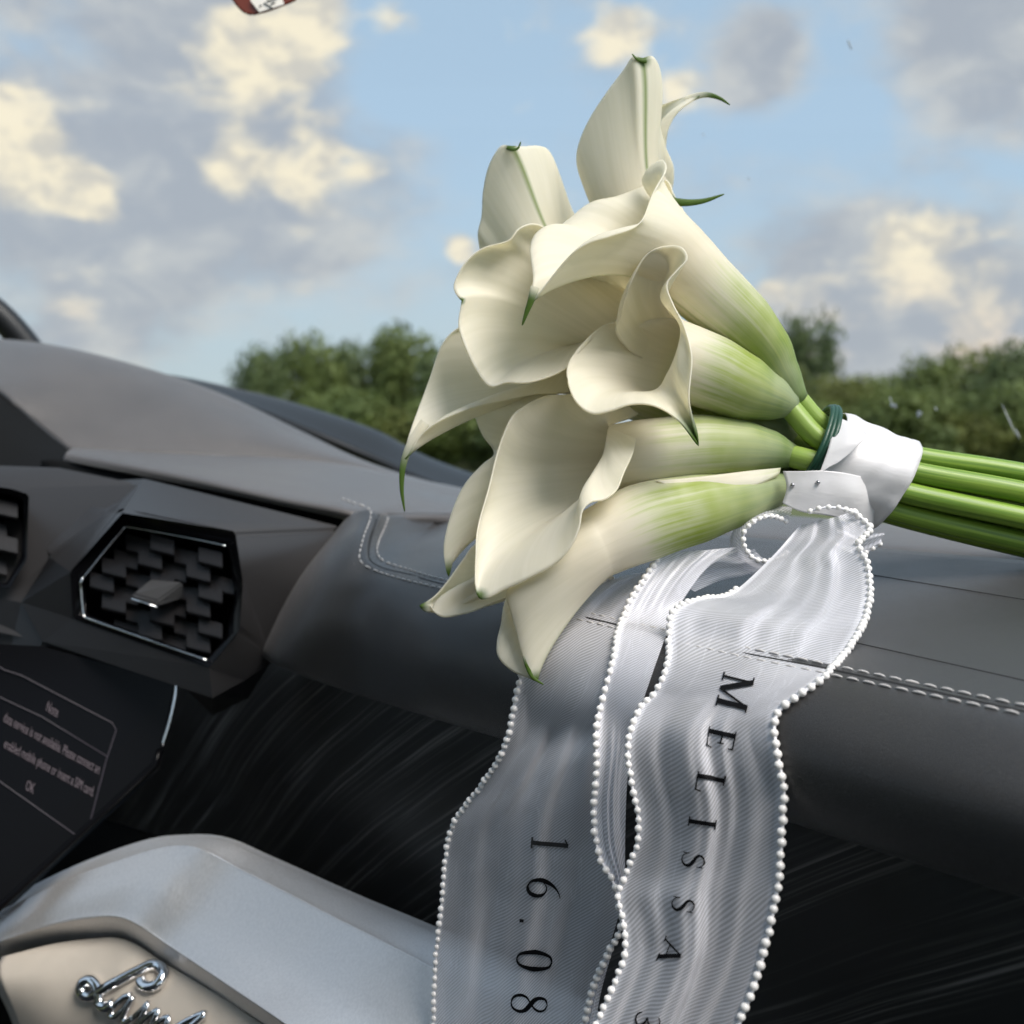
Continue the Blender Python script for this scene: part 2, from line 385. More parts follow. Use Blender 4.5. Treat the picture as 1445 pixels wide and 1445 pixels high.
# ------------------------------------------------------------------ ground and far trees
def ground():
    m, t, b = newmat('meadow')
    co = N(t, 'ShaderNodeTexCoord'); n = N(t, 'ShaderNodeTexNoise', i_Scale=.15, i_Detail=8.0); t.links.new(co.outputs['Object'], n.inputs['Vector'])
    t.links.new(mixc(t, n.outputs[0], (.05, .075, .02), (.12, .12, .04)), b.inputs['Base Color']); b.inputs['Roughness'].default_value = .9
    s = 1800; o = link('ground', mesh('ground', [(-s, -s, 0), (s, -s, 0), (s, s, 0), (-s, s, 0)], [(0, 1, 2, 3)]), m)
    o['kind'] = 'structure'
ground()
def leaf_mat(name, c1, c2):
    m, t, b = newmat(name)
    co = N(t, 'ShaderNodeTexCoord'); n = N(t, 'ShaderNodeTexNoise', i_Scale=.9, i_Detail=5.0); t.links.new(co.outputs['Object'], n.inputs['Vector'])
    t.links.new(mixc(t, sstep(t, n.outputs[0], .3, .7), c1, c2), b.inputs['Base Color']); b.inputs['Roughness'].default_value = .7
    tl = N(t, 'ShaderNodeBsdfTranslucent'); tl.inputs[0].default_value = (*c2, 1)
    mx = N(t, 'ShaderNodeMixShader'); mx.inputs[0].default_value = .25; t.links.new(b.outputs[0], mx.inputs[1]); t.links.new(tl.outputs[0], mx.inputs[2])
    t.links.new(mx.outputs[0], t.nodes['Material Output'].inputs[0]); return m
M['leafA'] = leaf_mat('mid_green_leaves', (.07, .105, .025), (.16, .20, .05))
M['leafB'] = leaf_mat('dark_green_leaves', (.055, .088, .03), (.125, .165, .055))
M['leafC'] = leaf_mat('olive_leaves', (.08, .105, .025), (.18, .195, .045))
M['bark'] = simple('bark', (.07, .055, .04), .9, grain=.5, gscale=20)
def crown_mesh(seed, n=7000, lobes=16):
    rnd = random.Random(seed); v = []; f = []
    L = []
    for i in range(lobes):
        a = rnd.uniform(0, 2 * math.pi); z = rnd.uniform(.12, .92); rr = (1 - abs(z - .42) ** 1.5 * 1.3) * .62
        L.append((Vector((math.cos(a) * rr * rnd.uniform(.3, 1), math.sin(a) * rr * rnd.uniform(.3, 1), z)), rnd.uniform(.17, .34)))
    for i in range(n):
        c, r = rnd.choice(L) if i % 3 else (Vector((0, 0, .5)), .62)
        d = Vector((rnd.gauss(0, 1), rnd.gauss(0, 1), rnd.gauss(0, 1))).normalized()
        p = c + d * r * (rnd.random() ** .4) * Vector((1, 1, .62)).length / 1.5
        if p.z < .02: p.z = .02 + rnd.random() * .1
        s = rnd.uniform(.02, .045)
        a = Vector((rnd.gauss(0, 1), rnd.gauss(0, 1), rnd.gauss(0, .6))).normalized(); b = a.cross(d if abs(a.dot(d)) < .95 else Vector((0, 0, 1))).normalized()
        k = len(v); v += [p - a * s, p + b * s * .6, p + a * s, p - b * s * .6]; f.append((k, k + 1, k + 2, k + 3))
    me = mesh('crown', v, f); return me
crowns = [crown_mesh(s) for s in (1, 2, 3, 4)]
def trunk_mesh():
    rnd = random.Random(3); v = []; f = []
    def branch(a, b, r0, r1):
        k = len(v); t = (b - a).normalized(); u = t.orthogonal().normalized(); w = t.cross(u)
        for c, r in ((a, r0), (b, r1)):
            for s in range(7): an = 2 * math.pi * s / 7; v.append(c + (u * math.cos(an) + w * math.sin(an)) * r)
        for s in range(7): f.append((k + s, k + (s + 1) % 7, k + 7 + (s + 1) % 7, k + 7 + s))
    branch(Vector((0, 0, -.01)), Vector((.01, 0, .3)), .03, .022); branch(Vector((.01, 0, .29)), Vector((0, .02, .7)), .022, .008)
    for i in range(6):
        a = i * 1.05; z = .22 + .07 * i
        branch(Vector((.01, 0, z)), Vector((math.cos(a) * .35, math.sin(a) * .35, z + .22)), .011, .004)
    return mesh('trunk', v, f)
trunkme = trunk_mesh()
def tree(px, topy, halfw, d, kind, label):
    base = P(px, 640, d); base.z = 0
    top = P(px, topy, d).z; w = halfw * d / FPX
    o = empty('tree', base, label, 'tree', 'trees along the field beyond the windscreen')
    for name, me, mt in (('crown', crowns[(int(px) // 7) % 4], M[kind]), ('trunk', trunkme, M['bark'])):
        me2 = me if name == 'trunk' else me.copy()
        c = bpy.data.objects.new(name, me2); col.objects.link(c); c.parent = o
        me2.materials.clear(); me2.materials.append(mt)
        c.scale = (w / .60, w / .60, top * 1.03); c.rotation_euler = (0, 0, px * .37)
trees = [(372, 512, 42, 70, 'leafB', 'small dark tree at the open end of the row of trees'),
         (440, 494, 50, 72, 'leafA', 'rounded mid green tree second from the open end of the tree row'),
         (505, 500, 52, 75, 'leafB', 'dark bushy tree in the row behind the dashboard hood'),
         (572, 487, 62, 74, 'leafA', 'broad rounded tree just beside the drooping lily tip'),
         (640, 500, 60, 70, 'leafB', 'dark tree standing behind the leftward drooping lily'),
         (712, 505, 60, 73, 'leafA', 'mid green tree seen through the gap between the lilies'),
         (1143, 466, 46, 85, 'leafB', 'tall round-topped dark tree rising above the hedge near the bouquet wrap'),
         (1095, 530, 50, 75, 'leafC', 'olive bushy tree directly behind the lily necks'),
         (1185, 548, 62, 70, 'leafC', 'low olive tree beside the tall round-topped tree'),
         (1250, 542, 62, 72, 'leafA', 'low mid green tree behind the white satin band'),
         (1315, 520, 58, 68, 'leafA', 'bushy mid green tree above the green stems'),
         (1375, 508, 60, 70, 'leafC', 'olive tree between two green trees above the stems'),
         (1432, 498, 62, 66, 'leafB', 'dark leafy tree furthest along above the stem ends'),
         (1500, 490, 70, 68, 'leafA', 'large leafy tree at the end of the row beyond the stem ends')]
for t_ in trees: tree(*t_)
# low hedge that fills the foot of the tree row
for i, (px, ty, hw, k) in enumerate([(400, 590, 60, 'leafB'), (480, 562, 75, 'leafA'), (560, 585, 70, 'leafC'), (640, 560, 80, 'leafA'), (715, 580, 80, 'leafB'),
                                     (1120, 575, 80, 'leafA'), (1200, 590, 70, 'leafB'), (1280, 560, 80, 'leafA'), (1360, 585, 70, 'leafC'), (1440, 555, 80, 'leafA')]):
    d = 52; base = P(px, 640, d); base.z = 0
    o = empty('hedge_bush', base, 'low wide %s bush at the foot of the tree row' % {'leafA': 'bright green', 'leafB': 'dark green', 'leafC': 'olive'}[k], 'bush', 'low bushes at the foot of the tree row')
    me2 = crowns[i % 4].copy(); me2.materials.clear(); me2.materials.append(M[k])
    c = bpy.data.objects.new('foliage', me2); col.objects.link(c); c.parent = o; c.scale = (hw * d / FPX / .55, hw * d / FPX / .55, P(px, ty, d).z); c.rotation_euler[2] = i * 1.3

# ------------------------------------------------------------------ car interior
car = empty('car_interior', Vector((-.3, .5, .9)), 'dark grey leather car dashboard with hexagonal vents, wood trim and aluminium trim', 'dashboard')
# padded front roll of the dashboard
def hst(x): return -.108 + (1445 - x) / 825 * .012          # height of the stitched edge along the dash
xs = [1750, 1600, 1445, 1300, 1170, 1040, 900, 760, 660, 600]
R0 = [S(x, .437, hst(x)) for x in xs] + [P(545, 807, .835), P(522, 796, .85), P(517, 783, .865), P(519, 763, .89), P(527, 742, .925), P(533, 728, .95)]
Ra = [S(x, .423, hst(x) - .003) for x in xs] + [P(530, 815, .83), P(500, 798, .842), P(497, 780, .855), P(500, 757, .88), P(507, 737, .92), P(512, 722, .948)]
Rb = [S(x, .405, hst(x) - .018) for x in xs] + [P(520, 845, .82), P(478, 828, .832), P(462, 805, .85), P(464, 780, .88), P(472, 760, .925), P(486, 738, .955)]
Rc = [S(x, .397, -.140) for x in xs] + [P(510, 900, .815), P(450, 882, .83), P(424, 862, .85), P(418, 838, .885), P(424, 815, .935), P(440, 800, .97)]
def hb(x): return -.008 * max(0, min(1, (1000 - x) / 380))
Rd = [S(x, .402, -.162 + hb(x)) for x in xs] + [P(505, 966, .83), P(430, 940, .845), P(396, 922, .86), P(382, 905, .895), P(378, 900, .945), P(374, 905, .985)]
Re = [S(x, .414, -.172 + hb(x)) for x in xs] + [P(505, 978, .84), P(425, 951, .86), P(388, 936, .88), P(372, 925, .915), P(368, 918, .96), P(366, 920, 1.0)]
Rf = [S(x, .45, -.172 + hb(x)) for x in xs] + [P(510, 972, .90), P(430, 948, .92), P(395, 930, .94), P(380, 920, .97), P(372, 912, 1.0), P(370, 915, 1.03)]
pad = sheet('padded_roll', [R0, Ra, Rb, Rc, Rd, Re, Rf], M['leather'], car, 150, 44, .003, relax=12)
# top panel behind the stitched edge
xt = [1750, 1600, 1445, 1300, 1170, 1040, 900, 760, 660, 600]
T0 = [p + Vector((0, .0, -.0012)) for p in R0]
T1 = [S(x, .47, hst(x) + .004) for x in xt] + [P(560, 797, .89), P(545, 786, .90), P(538, 775, .92), P(538, 757, .95), P(543, 740, .98), P(548, 729, 1.0)]
T2 = [S(x, .53, hst(x) + .013) for x in xt] + [P(590, 775, .98), P(578, 768, .99), P(570, 757, 1.0), P(568, 745, 1.02), P(568, 735, 1.04), P(570, 729, 1.05)]
T3 = [S(x, .60, -.0835) for x in xt] + [P(610, 752, 1.06), P(603, 748, 1.065), P(596, 742, 1.07), P(592, 736, 1.08), P(590, 732, 1.085), P(590, 729, 1.09)]
T4 = [S(x, .67, -.073) for x in xt] + [P(640, 732, 1.12), P(632, 731, 1.12), P(626, 730, 1.12), P(620, 730, 1.12), P(615, 729, 1.12), P(612, 729, 1.12)]
top = sheet('top_panel', [T0, T1, T2, T3, T4], M['leather'], car, 150, 30, .003, relax=60)
# ledge running to the instrument hood, and far dash behind
L0 = [P(90, 650, 1.13), P(112, 655, 1.10), P(256, 683, 1.04), P(400, 714, .985), P(470, 729, .965), P(505, 735, .96), P(540, 735, 1.01), P(620, 737, 1.10), P(700, 737, 1.13), S(760, .66, -.079), S(900, .67, -.078), S(1100, .68, -.078), S(1300, .68, -.078), S(1600, .68, -.078)]
L1 = [P(94, 642, 1.14), P(112, 643, 1.11), P(256, 669, 1.05), P(400, 700, .995), P(480, 714, .975), P(520, 723, .98), P(560, 727, 1.04), P(640, 727, 1.12), P(700, 728, 1.14), S(760, .68, -.0715), S(900, .69, -.0715), S(1100, .70, -.0715), S(1300, .70, -.0715), S(1600, .70, -.0715)]
L2 = [P(98, 637, 1.17), P(116, 638, 1.16), P(256, 655, 1.14), P(400, 672, 1.12), P(490, 686, 1.12), P(540, 696, 1.14), P(580, 702, 1.17), P(650, 710, 1.22), P(700, 714, 1.24), S(760, .76, -.066), S(900, .76, -.066), S(1100, .76, -.067), S(1300, .76, -.068), S(1600, .76, -.068)]
L3 = [P(104, 634, 1.20), P(120, 634, 1.22), P(256, 640, 1.24), P(400, 648, 1.27), P(490, 658, 1.30), P(540, 668, 1.32), P(580, 676, 1.34), P(650, 690, 1.38), P(700, 700, 1.38), S(760, .84, -.064), S(900, .84, -.066), S(1100, .84, -.068), S(1300, .84, -.070), S(1600, .84, -.07)]
ledge = sheet('ledge', [L0, L1, L2, L3], M['leather_hood'], car, 120, 24, .003)
# instrument hood
H0 = [P(104, 640, 1.20), P(208, 640, 1.215), P(311, 645, 1.24), P(415, 654, 1.27), P(500, 664, 1.30), P(560, 676, 1.33), P(620, 690, 1.36)]
H1 = [P(52, 598, 1.225), P(180, 600, 1.25), P(300, 612, 1.27), P(400, 630, 1.29), P(480, 648, 1.315), P(550, 668, 1.34), P(618, 687, 1.37)]
H2 = [P(-10, 546, 1.25), P(110, 520, 1.33), P(230, 548, 1.34), P(350, 588, 1.35), P(440, 625, 1.36), P(535, 660, 1.37), P(618, 686, 1.385)]
H3 = [P(-80, 478, 1.40), P(60, 487, 1.40), P(190, 517, 1.40), P(310, 557, 1.40), P(420, 608, 1.40), P(525, 658, 1.40), P(620, 686, 1.40)]
H4 = [P(-80, 490, 1.48), P(60, 495, 1.48), P(190, 525, 1.47), P(310, 565, 1.46), P(420, 615, 1.45), P(525, 664, 1.44), P(620, 692, 1.42)]
hood = sheet('instrument_hood', [H0, H1, H2, H3, H4], M['leather_hood'], car, 70, 40, .004)
# side of the hood towards the wheel, its shade put into the black colour
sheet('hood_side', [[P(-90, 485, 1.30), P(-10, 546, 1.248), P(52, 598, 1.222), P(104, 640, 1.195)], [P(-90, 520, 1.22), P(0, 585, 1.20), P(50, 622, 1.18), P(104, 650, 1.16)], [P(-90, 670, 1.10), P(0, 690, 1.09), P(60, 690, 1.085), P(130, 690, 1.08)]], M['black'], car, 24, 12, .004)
# far dark slope of the dash towards the windscreen
sheet('far_dash', [[P(-80, 540, 1.60), P(180, 540, 1.58), P(330, 570, 1.55), P(430, 608, 1.52), P(530, 650, 1.5), P(640, 695, 1.45), P(760, 712, 1.42), P(1000, 735, 1.2), P(1300, 775, .92), P(1600, 815, .78)],
                   [P(-80, 524, 1.66), P(190, 527, 1.66), P(339, 552, 1.64), P(436, 577, 1.62), P(533, 610, 1.6), P(606, 648, 1.58), P(740, 690, 1.5), P(1000, 735, 1.35), P(1300, 772, 1.05), P(1600, 808, .86)],
                   [P(-80, 580, 1.72), P(190, 580, 1.72), P(339, 600, 1.7), P(436, 625, 1.68), P(533, 660, 1.66), P(606, 690, 1.64), P(740, 720, 1.55), P(1000, 760, 1.4), P(1300, 790, 1.1), P(1600, 830, .9)]], M['plastic'], car, 70, 16, .004)
# black slot under the ledge
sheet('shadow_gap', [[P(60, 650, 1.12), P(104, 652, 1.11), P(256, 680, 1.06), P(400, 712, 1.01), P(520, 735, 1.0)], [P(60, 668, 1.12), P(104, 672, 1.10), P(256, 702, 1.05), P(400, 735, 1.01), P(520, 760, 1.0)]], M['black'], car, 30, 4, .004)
# seams and stitching laid on the panels
bv = bvh_of(pad, top, ledge)
def onpad(pts, n, lift=.001):
    lift += .0015                                       # half the leather's thickness
    v = spline([Vector((x, y, 0)) for x, y in pts], n); o = []
    for p in v:
        h, nn = cast(bv, p.x, p.y, lift)
        if h is not None: o.append((h, nn))
    return o
for nm, pts in (('seam', [(1190, 808), (1300, 826), (1445, 850), (1530, 864)]), ('seam', [(1180, 905), (1300, 932), (1445, 965), (1520, 983)]), ('seam', [(545, 727), (600, 727), (690, 728)])):
    q = onpad(pts, 40, -.0003); tube(nm, [h for h, _ in q], .0007, M['seam'], car, sides=6)
groove = [(533, 727), (528, 740), (520, 765), (518, 785), (525, 797), (545, 806), (580, 814), (620, 826), (750, 857), (900, 892), (1040, 924), (1181, 951), (1445, 1009), (1520, 1025)]
tube('piping', [h for h, _ in onpad(groove, 120, -.0006)], .0012, M['seam'], pad, sides=8)
outer = [(480, 706), (500, 713), (520, 721), (521, 735), (511, 760), (506, 785), (510, 797), (525, 806), (560, 818), (620, 833), (750, 863), (900, 898), (1040, 930), (1166, 956), (1445, 1015), (1520, 1031)]
inner = [(546, 727), (540, 745), (532, 765), (530, 780), (535, 791), (550, 799), (580, 808), (620, 820), (750, 851), (900, 886), (1040, 917), (1175, 945), (1445, 1002), (1520, 1018)]
stitch_me = None
def stitch_row(pts):
    global stitch_me
    q = onpad(pts, 700, .0005); acc_ = 0; nxt = 0; step = .0074; ln = .0060; i = 0
    while i < len(q) - 1:
        a = q[i][0]; j = i
        while j < len(q) - 1 and (q[j][0] - a).length < ln: j += 1
        b = q[j][0]; t = (b - a)
        if .3 * ln < t.length < 1.6 * ln:
            if stitch_me is None:
                v = []
                for k, (x, r, z) in enumerate(((-.5, .35, -.25), (-.36, .8, .2), (0, 1, .45), (.36, .8, .2), (.5, .35, -.25))):
                    for s in range(6):
                        an = math.pi * 2 * s / 6; v.append((x * ln, math.cos(an) * r * .00062, (math.sin(an) * r + z) * .00062))
                stitch_me = mesh('stitch', v, grid_faces(5, 6, True) + [tuple(range(6))[::-1], tuple(24 + s for s in range(6))]); stitch_me.materials.append(M['thread'])
            tn = t.normalized(); nn = (q[i][1] - tn * q[i][1].dot(tn)).normalized(); yv = nn.cross(tn)
            mt = Matrix((tn, yv, nn)).transposed().to_4x4()
            o = bpy.data.objects.new('stitch', stitch_me); col.objects.link(o); o.parent = pad
            o.matrix_basis = Matrix.Translation((a + b) / 2) @ mt        # pad data is in world coordinates (pad sits at minus the root)
            stitches.append(o)
        i = j
        c = q[i][0]
        while i < len(q) - 1 and (q[i][0] - c).length < step - ln: i += 1
stitches = []
stitch_row(outer); stitch_row(inner)
stitch_me.polygons.foreach_set('use_smooth', [True] * len(stitch_me.polygons))
# hood stitch line
bvh2 = bvh_of(hood, car.children[[c.name for c in car.children].index('hood_side')])
hl = [cast(bvh2, x, y, .001)[0] for x, y in ((2, 556), (14, 566), (26, 577), (38, 588), (50, 599), (62, 609), (74, 619), (86, 628), (97, 636))]
hl = [h for h in hl if h is not None]
if len(hl) > 3: tube('hood_seam', hl, .0024, M['plastic_grey'], car, n=40, sides=6)

# wood trim below the roll
hs_ = [(-.160, .435), (-.21, .428), (-.28, .43), (-.36, .445), (-.55, .47)]
sheet('wood_trim', [[S(x, Y, h) for x in (1750, 1445, 1110, 800, 600, 450, 330, 262, 200, 130, 60)] for h, Y in hs_], M['wood'], car, 60, 24, .004)
# panel block with the hexagonal vent
def poly(name, pts, faces, mat, parent, bev=.002, seg=2, smooth=False):
    me = mesh(name, pts, faces); bm = bmesh.new(); bm.from_mesh(me)
    bmesh.ops.delete(bm, geom=[q for q in bm.verts if not q.link_faces], context='VERTS')
    bmesh.ops.recalc_face_normals(bm, faces=bm.faces)
    if bev: bmesh.ops.bevel(bm, geom=[e for e in bm.edges if len(e.link_faces) == 2], offset=bev, segments=seg, affect='EDGES', clamp_overlap=True)
    bm.to_mesh(me); bm.free(); return link(name, me, mat, parent, smooth)
hexo = [(170, 717), (332, 750), (343, 822), (338, 890), (295, 942), (103, 873), (99, 807)]
hexi = [(177, 743), (324, 772), (332, 845), (321, 899), (293, 929), (121, 868), (117, 819)]
def dv(x): return .90 - (x - 220) * .00022                    # the vent face turns slightly away to the left
hp = [P(x, y, dv(x)) for x, y in hexo]
vt = hp + [P(195, 684, .985), P(485, 744, .955), P(415, 845, .93), P(376, 915, .91), P(345, 960, .905), P(300, 985, .878), P(60, 905, .925), P(30, 850, .94), P(70, 786, .955), P(41, 684, 1.0), P(152, 722, .95)]
vf = [(0, 7, 8, 1), (1, 8, 9, 10, 2), (2, 10, 3), (3, 10, 11, 4), (4, 11, 12), (4, 12, 13, 5), (5, 13, 14, 6), (6, 14, 15), (6, 15, 17, 0), (17, 15, 16, 7), (0, 17, 7)]
poly('vent_lower_faces', vt, vf[4:8], M['plastic'], car, 0, 1, False)  # lower housing faces, split off in the darker plastic
housing = poly('vent_housing', vt, vf[:4] + vf[8:], M['plastic_grey'], car, .005, 4, True)
# top-left facet and dark lower console
poly('console_shoulder', [P(-60, 655, 1.02), P(83, 660, 1.0), P(196, 683, .99), P(41, 686, .985), P(-60, 676, .99), P(36, 825, .955), P(-60, 850, .96), P(70, 786, .957), P(155, 720, .958), P(60, 905, .935), P(-60, 880, .94)],
     [(0, 1, 2, 3, 4), (2, 8, 7, 5, 3), (5, 7, 9), (4, 3, 5, 6), (6, 5, 9, 10)], M['plastic_grey'], car, .002, 2, True)
poly('console_front', [P(-80, 830, .962), P(30, 850, .945), P(60, 904, .928), P(300, 984, .880), P(345, 960, .908), P(385, 930, .93), P(350, 985, .94), P(300, 1010, .95), P(250, 960, .93), P(225, 1085, .93), P(20, 1275, .90), P(-80, 1330, .90)],
     [(0, 1, 2, 8, 9, 10, 11), (2, 3, 8), (3, 4, 6, 7), (4, 5, 6), (3, 7, 8)], M['plastic'], car, 0)
vent = None
def air_vent(outer, innr, dfun, nsl, name='air_vent', knob=True):
    k = len(innr)
    v = [P(x, y, dfun(x) - .001) for x, y in outer] + [P(x, y, dfun(x) + .002) for x, y in innr] + [P(x * .97 + .03 * sum(a for a, _ in innr) / k, y * .97 + .03 * sum(b for _, b in innr) / k, dfun(x) + .03) for x, y in innr]
    f = []
    for i in range(k):
        j = (i + 1) % k; f += [(i, j, k + j, k + i), (k + i, k + j, 2 * k + j, 2 * k + i)]
    f.append(tuple(range(2 * k, 3 * k)))
    fr = poly(name, v, f, M['gloss'], car, .0012, 2, True)
    return fr
vent = air_vent(hexo, hexi, dv, 6)
# chrome lines on the vent
def chrome_line(pts, d, r, n=30, nm='chrome_trim', par=None):
    return tube(nm, [P(x, y, d(x) - .002) for x, y in pts], r, M['chrome'], par or vent, n=n, sides=8)
chrome_line([(117, 815), (114, 822), (118, 868), (124, 873), (200, 900), (292, 932)], dv, .0010)
chrome_line([(177, 743), (200, 747), (260, 758), (318, 770)], dv, .0005)
chrome_line([(176, 744), (150, 775), (118, 815)], dv, .0006)
# castellated slats
cxm = sum(x for x, _ in hexi) / 7; cym = sum(y for _, y in hexi) / 7
import itertools
def inside(px, py, pg):
    c = False; j = len(pg) - 1
    for i in range(len(pg)):
        if (pg[i][1] > py) != (pg[j][1] > py) and px < (pg[j][0] - pg[i][0]) * (py - pg[i][1]) / (pg[j][1] - pg[i][1]) + pg[i][0]: c = not c
        j = i
    return c
def slats(pg, dfun, y0, dy, n, slope, parent, xr, step=34):
    for r in range(n):
        v = []; f = []
        x = xr[0] - (step * .5 if r % 2 else 0); flip = 0
        cells = []
        while x < xr[1]:
            yc = y0 + r * dy + (x - xr[0]) * slope
            x0, x1 = x, x + step
            ok = sum(inside(xx, yc + yy, pg) for xx in (x0 + 2, x1 - 2) for yy in (-6, 8))
            if ok >= 3: cells.append((x0, x1, flip))
            x += step; flip ^= 1
        for (x0, x1, fl) in cells:
            q = -5 if fl else 4; dd = .004 if fl else .010
            base = len(v)
            for (xx, yy, dz) in ((x0, -13 + q, dd + .003), (x1, -13 + q, dd + .003), (x1, 8 + q, dd - .004), (x0, 8 + q, dd - .004), (x0, 11 + q, dd + .001), (x1, 11 + q, dd + .001), (x0, -13 + q, dd + .018), (x1, -13 + q, dd + .018), (x0, 9 + q, dd + .018), (x1, 9 + q, dd + .018)):
                v.append(P(xx, y0 + r * dy + (xx - xr[0]) * slope + yy, dfun(xx) + dz))
            b = base; f += [(b, b + 1, b + 2, b + 3), (b + 3, b + 2, b + 5, b + 4), (b, b + 6, b + 7, b + 1), (b + 4, b + 5, b + 9, b + 8), (b, b + 3, b + 4, b + 8, b + 6), (b + 1, b + 7, b + 9, b + 5, b + 2)]
        if v: poly('slat', v, f, M['slat'], parent, .0006, 2)
M['slat'] = simple('vent_slat', (.010, .009, .010), .45, grain=.1, gscale=2000)
slats(hexi, dv, 745, 25, 8, .26, vent, (110, 345))
kb = [P(186, 838, dv(200) - .012), P(222, 848, dv(222) - .012), P(258, 822, dv(255) - .002), P(212, 818, dv(200) - .002), P(186, 846, dv(200) - .011), P(222, 857, dv(222) - .011), P(258, 845, dv(255) + .006), P(200, 838, dv(200) + .006)]
knob = poly('knob', kb, [(0, 1, 2, 3), (0, 4, 5, 1), (1, 5, 6, 2), (0, 3, 7, 4), (4, 7, 6, 5)], simple('knob_plastic', (.05, .05, .052), .35), vent, .0012, 2)
tube('knob_trim', [P(186, 845, dv(200) - .013), P(204, 851, dv(204) - .0133), P(222, 857, dv(222) - .013)], .0008, M['chrome'], knob, sides=6)
# second vent at the left, cut by the frame
hx2 = [(-80, 676), (18, 690), (41, 698), (38, 790), (12, 832), (-80, 800)]
hx2i = [(-80, 684), (14, 697), (34, 704), (31, 786), (8, 824), (-80, 792)]
vent2 = air_vent(hx2, hx2i, lambda x: .945, 6)
slats(hx2i, lambda x: .948, 680, 25, 7, .22, vent2, (-80, 40), 30)
# ------------------------------------------------------------------ screen
def ds(x, y): return .905 + (x - 120) * .0001 - (y - 1080) * .00008
scr = poly('touch_screen', [P(x, y, ds(x, y)) for x, y in ((-80, 905), (60, 912), (248, 962), (226, 1060), (220, 1082), (20, 1268), (-80, 1345))] + [P(x, y, ds(x, y) + .012) for x, y in ((-80, 905), (60, 912), (248, 962), (226, 1060), (220, 1082), (20, 1268), (-80, 1345))],
           [(0, 1, 2, 3, 4, 5, 6), (7, 13, 12, 11, 10, 9, 8)] + [(i, 7 + i, 7 + (i + 1) % 7, (i + 1) % 7) for i in range(7)], M['gloss'], car, .001, 2)
def emis(name, c, s):
    m, t, b = newmat(name); b.inputs['Base Color'].default_value = (0, 0, 0, 1); b.inputs['Emission Color'].default_value = (*c, 1); b.inputs['Emission Strength'].default_value = s; return m
M['ui'] = emis('screen_text', (.62, .50, .56), .17); M['uiline'] = emis('screen_line', (.35, .30, .38), .09)
def pd(x, y, o=.0015): return P(x, y, ds(x, y) - o)
tube('chrome_edge', [pd(250, 956, .004), pd(247, 985, .004), pd(239, 1020, .004), pd(229, 1052, .004)], .0014, M['chrome'], scr, n=24, sides=8)
tube('bezel_edge', [pd(226, 1058, .003), pd(218, 1080, .003), pd(150, 1142, .003), pd(20, 1262, .003), pd(-60, 1335, .003)], .0028, M['gloss'], scr, sides=8)
for pts in ([(-40, 912), (5, 945), (30, 953), (158, 1020), (164, 1030), (150, 1072), (125, 1168), (112, 1182), (0, 1103), (-40, 1078)], [(-40, 965), (0, 984), (60, 1012), (152, 1068)]):
    tube('window_line', [pd(*p) for p in pts], .0005, M['uiline'], scr, sides=5)
def text_on(s, org, xv, yv, size, mat, parent, name, pfun, right=False):
    cu = bpy.data.curves.new(name, 'FONT'); cu.body = s; cu.size = 1.0; cu.fill_mode = 'FRONT'; cu.resolution_u = 3
    to = bpy.data.objects.new(name, cu); me = bpy.data.meshes.new_from_object(to); bpy.data.objects.remove(to); bpy.data.curves.remove(cu)
    mxx = max(v.co.x for v in me.vertices) if right else 0
    for v in me.vertices:
        x, y = (v.co.x - mxx) * size, v.co.y * size
        v.co = pfun(org[0] + xv[0] * x + yv[0] * y, org[1] + xv[1] * x + yv[1] * y)
    me.materials.clear(); return link(name, me, mat, parent, False)
xv, yv = (.36, .20), (.24, -.92)
text_on('Note', (64, 1003), xv, yv, 22, M['ui'], scr, 'lettering', pd)
text_on('data service is not available. Please connect an', (139, 1092), (.345, .19), yv, 21, M['ui'], scr, 'lettering', pd, True)
text_on('enabled mobile phone or insert a SIM card.', (131, 1124), (.345, .19), yv, 21, M['ui'], scr, 'lettering', pd, True)
text_on('OK', (35, 1114), xv, yv, 22, M['ui'], scr, 'lettering', pd)

# ------------------------------------------------------------------ aluminium trim, tan pad and script
m_o = [(-70, 1312), (0, 1278), (100, 1228), (200, 1191), (262, 1182), (318, 1186), (380, 1212), (500, 1266), (610, 1312), (760, 1378), (920, 1450), (1080, 1520)]
m_r = [(-70, 1322), (0, 1288), (100, 1240), (200, 1204), (250, 1194), (285, 1200), (340, 1228), (460, 1290), (570, 1346), (720, 1425), (880, 1510), (1040, 1600)]
m_m = [(-70, 1345), (0, 1312), (90, 1272), (160, 1252), (200, 1248), (235, 1258), (290, 1292), (400, 1358), (500, 1420), (640, 1510), (800, 1610), (960, 1720)]
m_i = [(-70, 1350), (0, 1328), (75, 1304), (130, 1294), (165, 1293), (195, 1304), (245, 1338), (335, 1398), (420, 1456), (540, 1545), (690, 1660), (850, 1780)]
m_b = [(-70, 1372), (0, 1350), (75, 1331), (135, 1323), (166, 1322), (193, 1331), (236, 1360), (318, 1408), (400, 1462), (515, 1552), (660, 1670), (820, 1790)]
dm = [.93, .915, .90, .888, .88, .868, .85, .795, .745, .69, .64, .60]
def mrow(r, o): return [P(x, y, d + o) for (x, y), d in zip(r, dm)]
r_o, r_r, r_m, r_i, r_b = mrow(m_o, .010), mrow(m_r, -.006), mrow(m_m, -.016), mrow(m_i, -.020), mrow(m_b, .006)
def mixrow(a, b, t): return [p.lerp(q, t) for p, q in zip(a, b)]
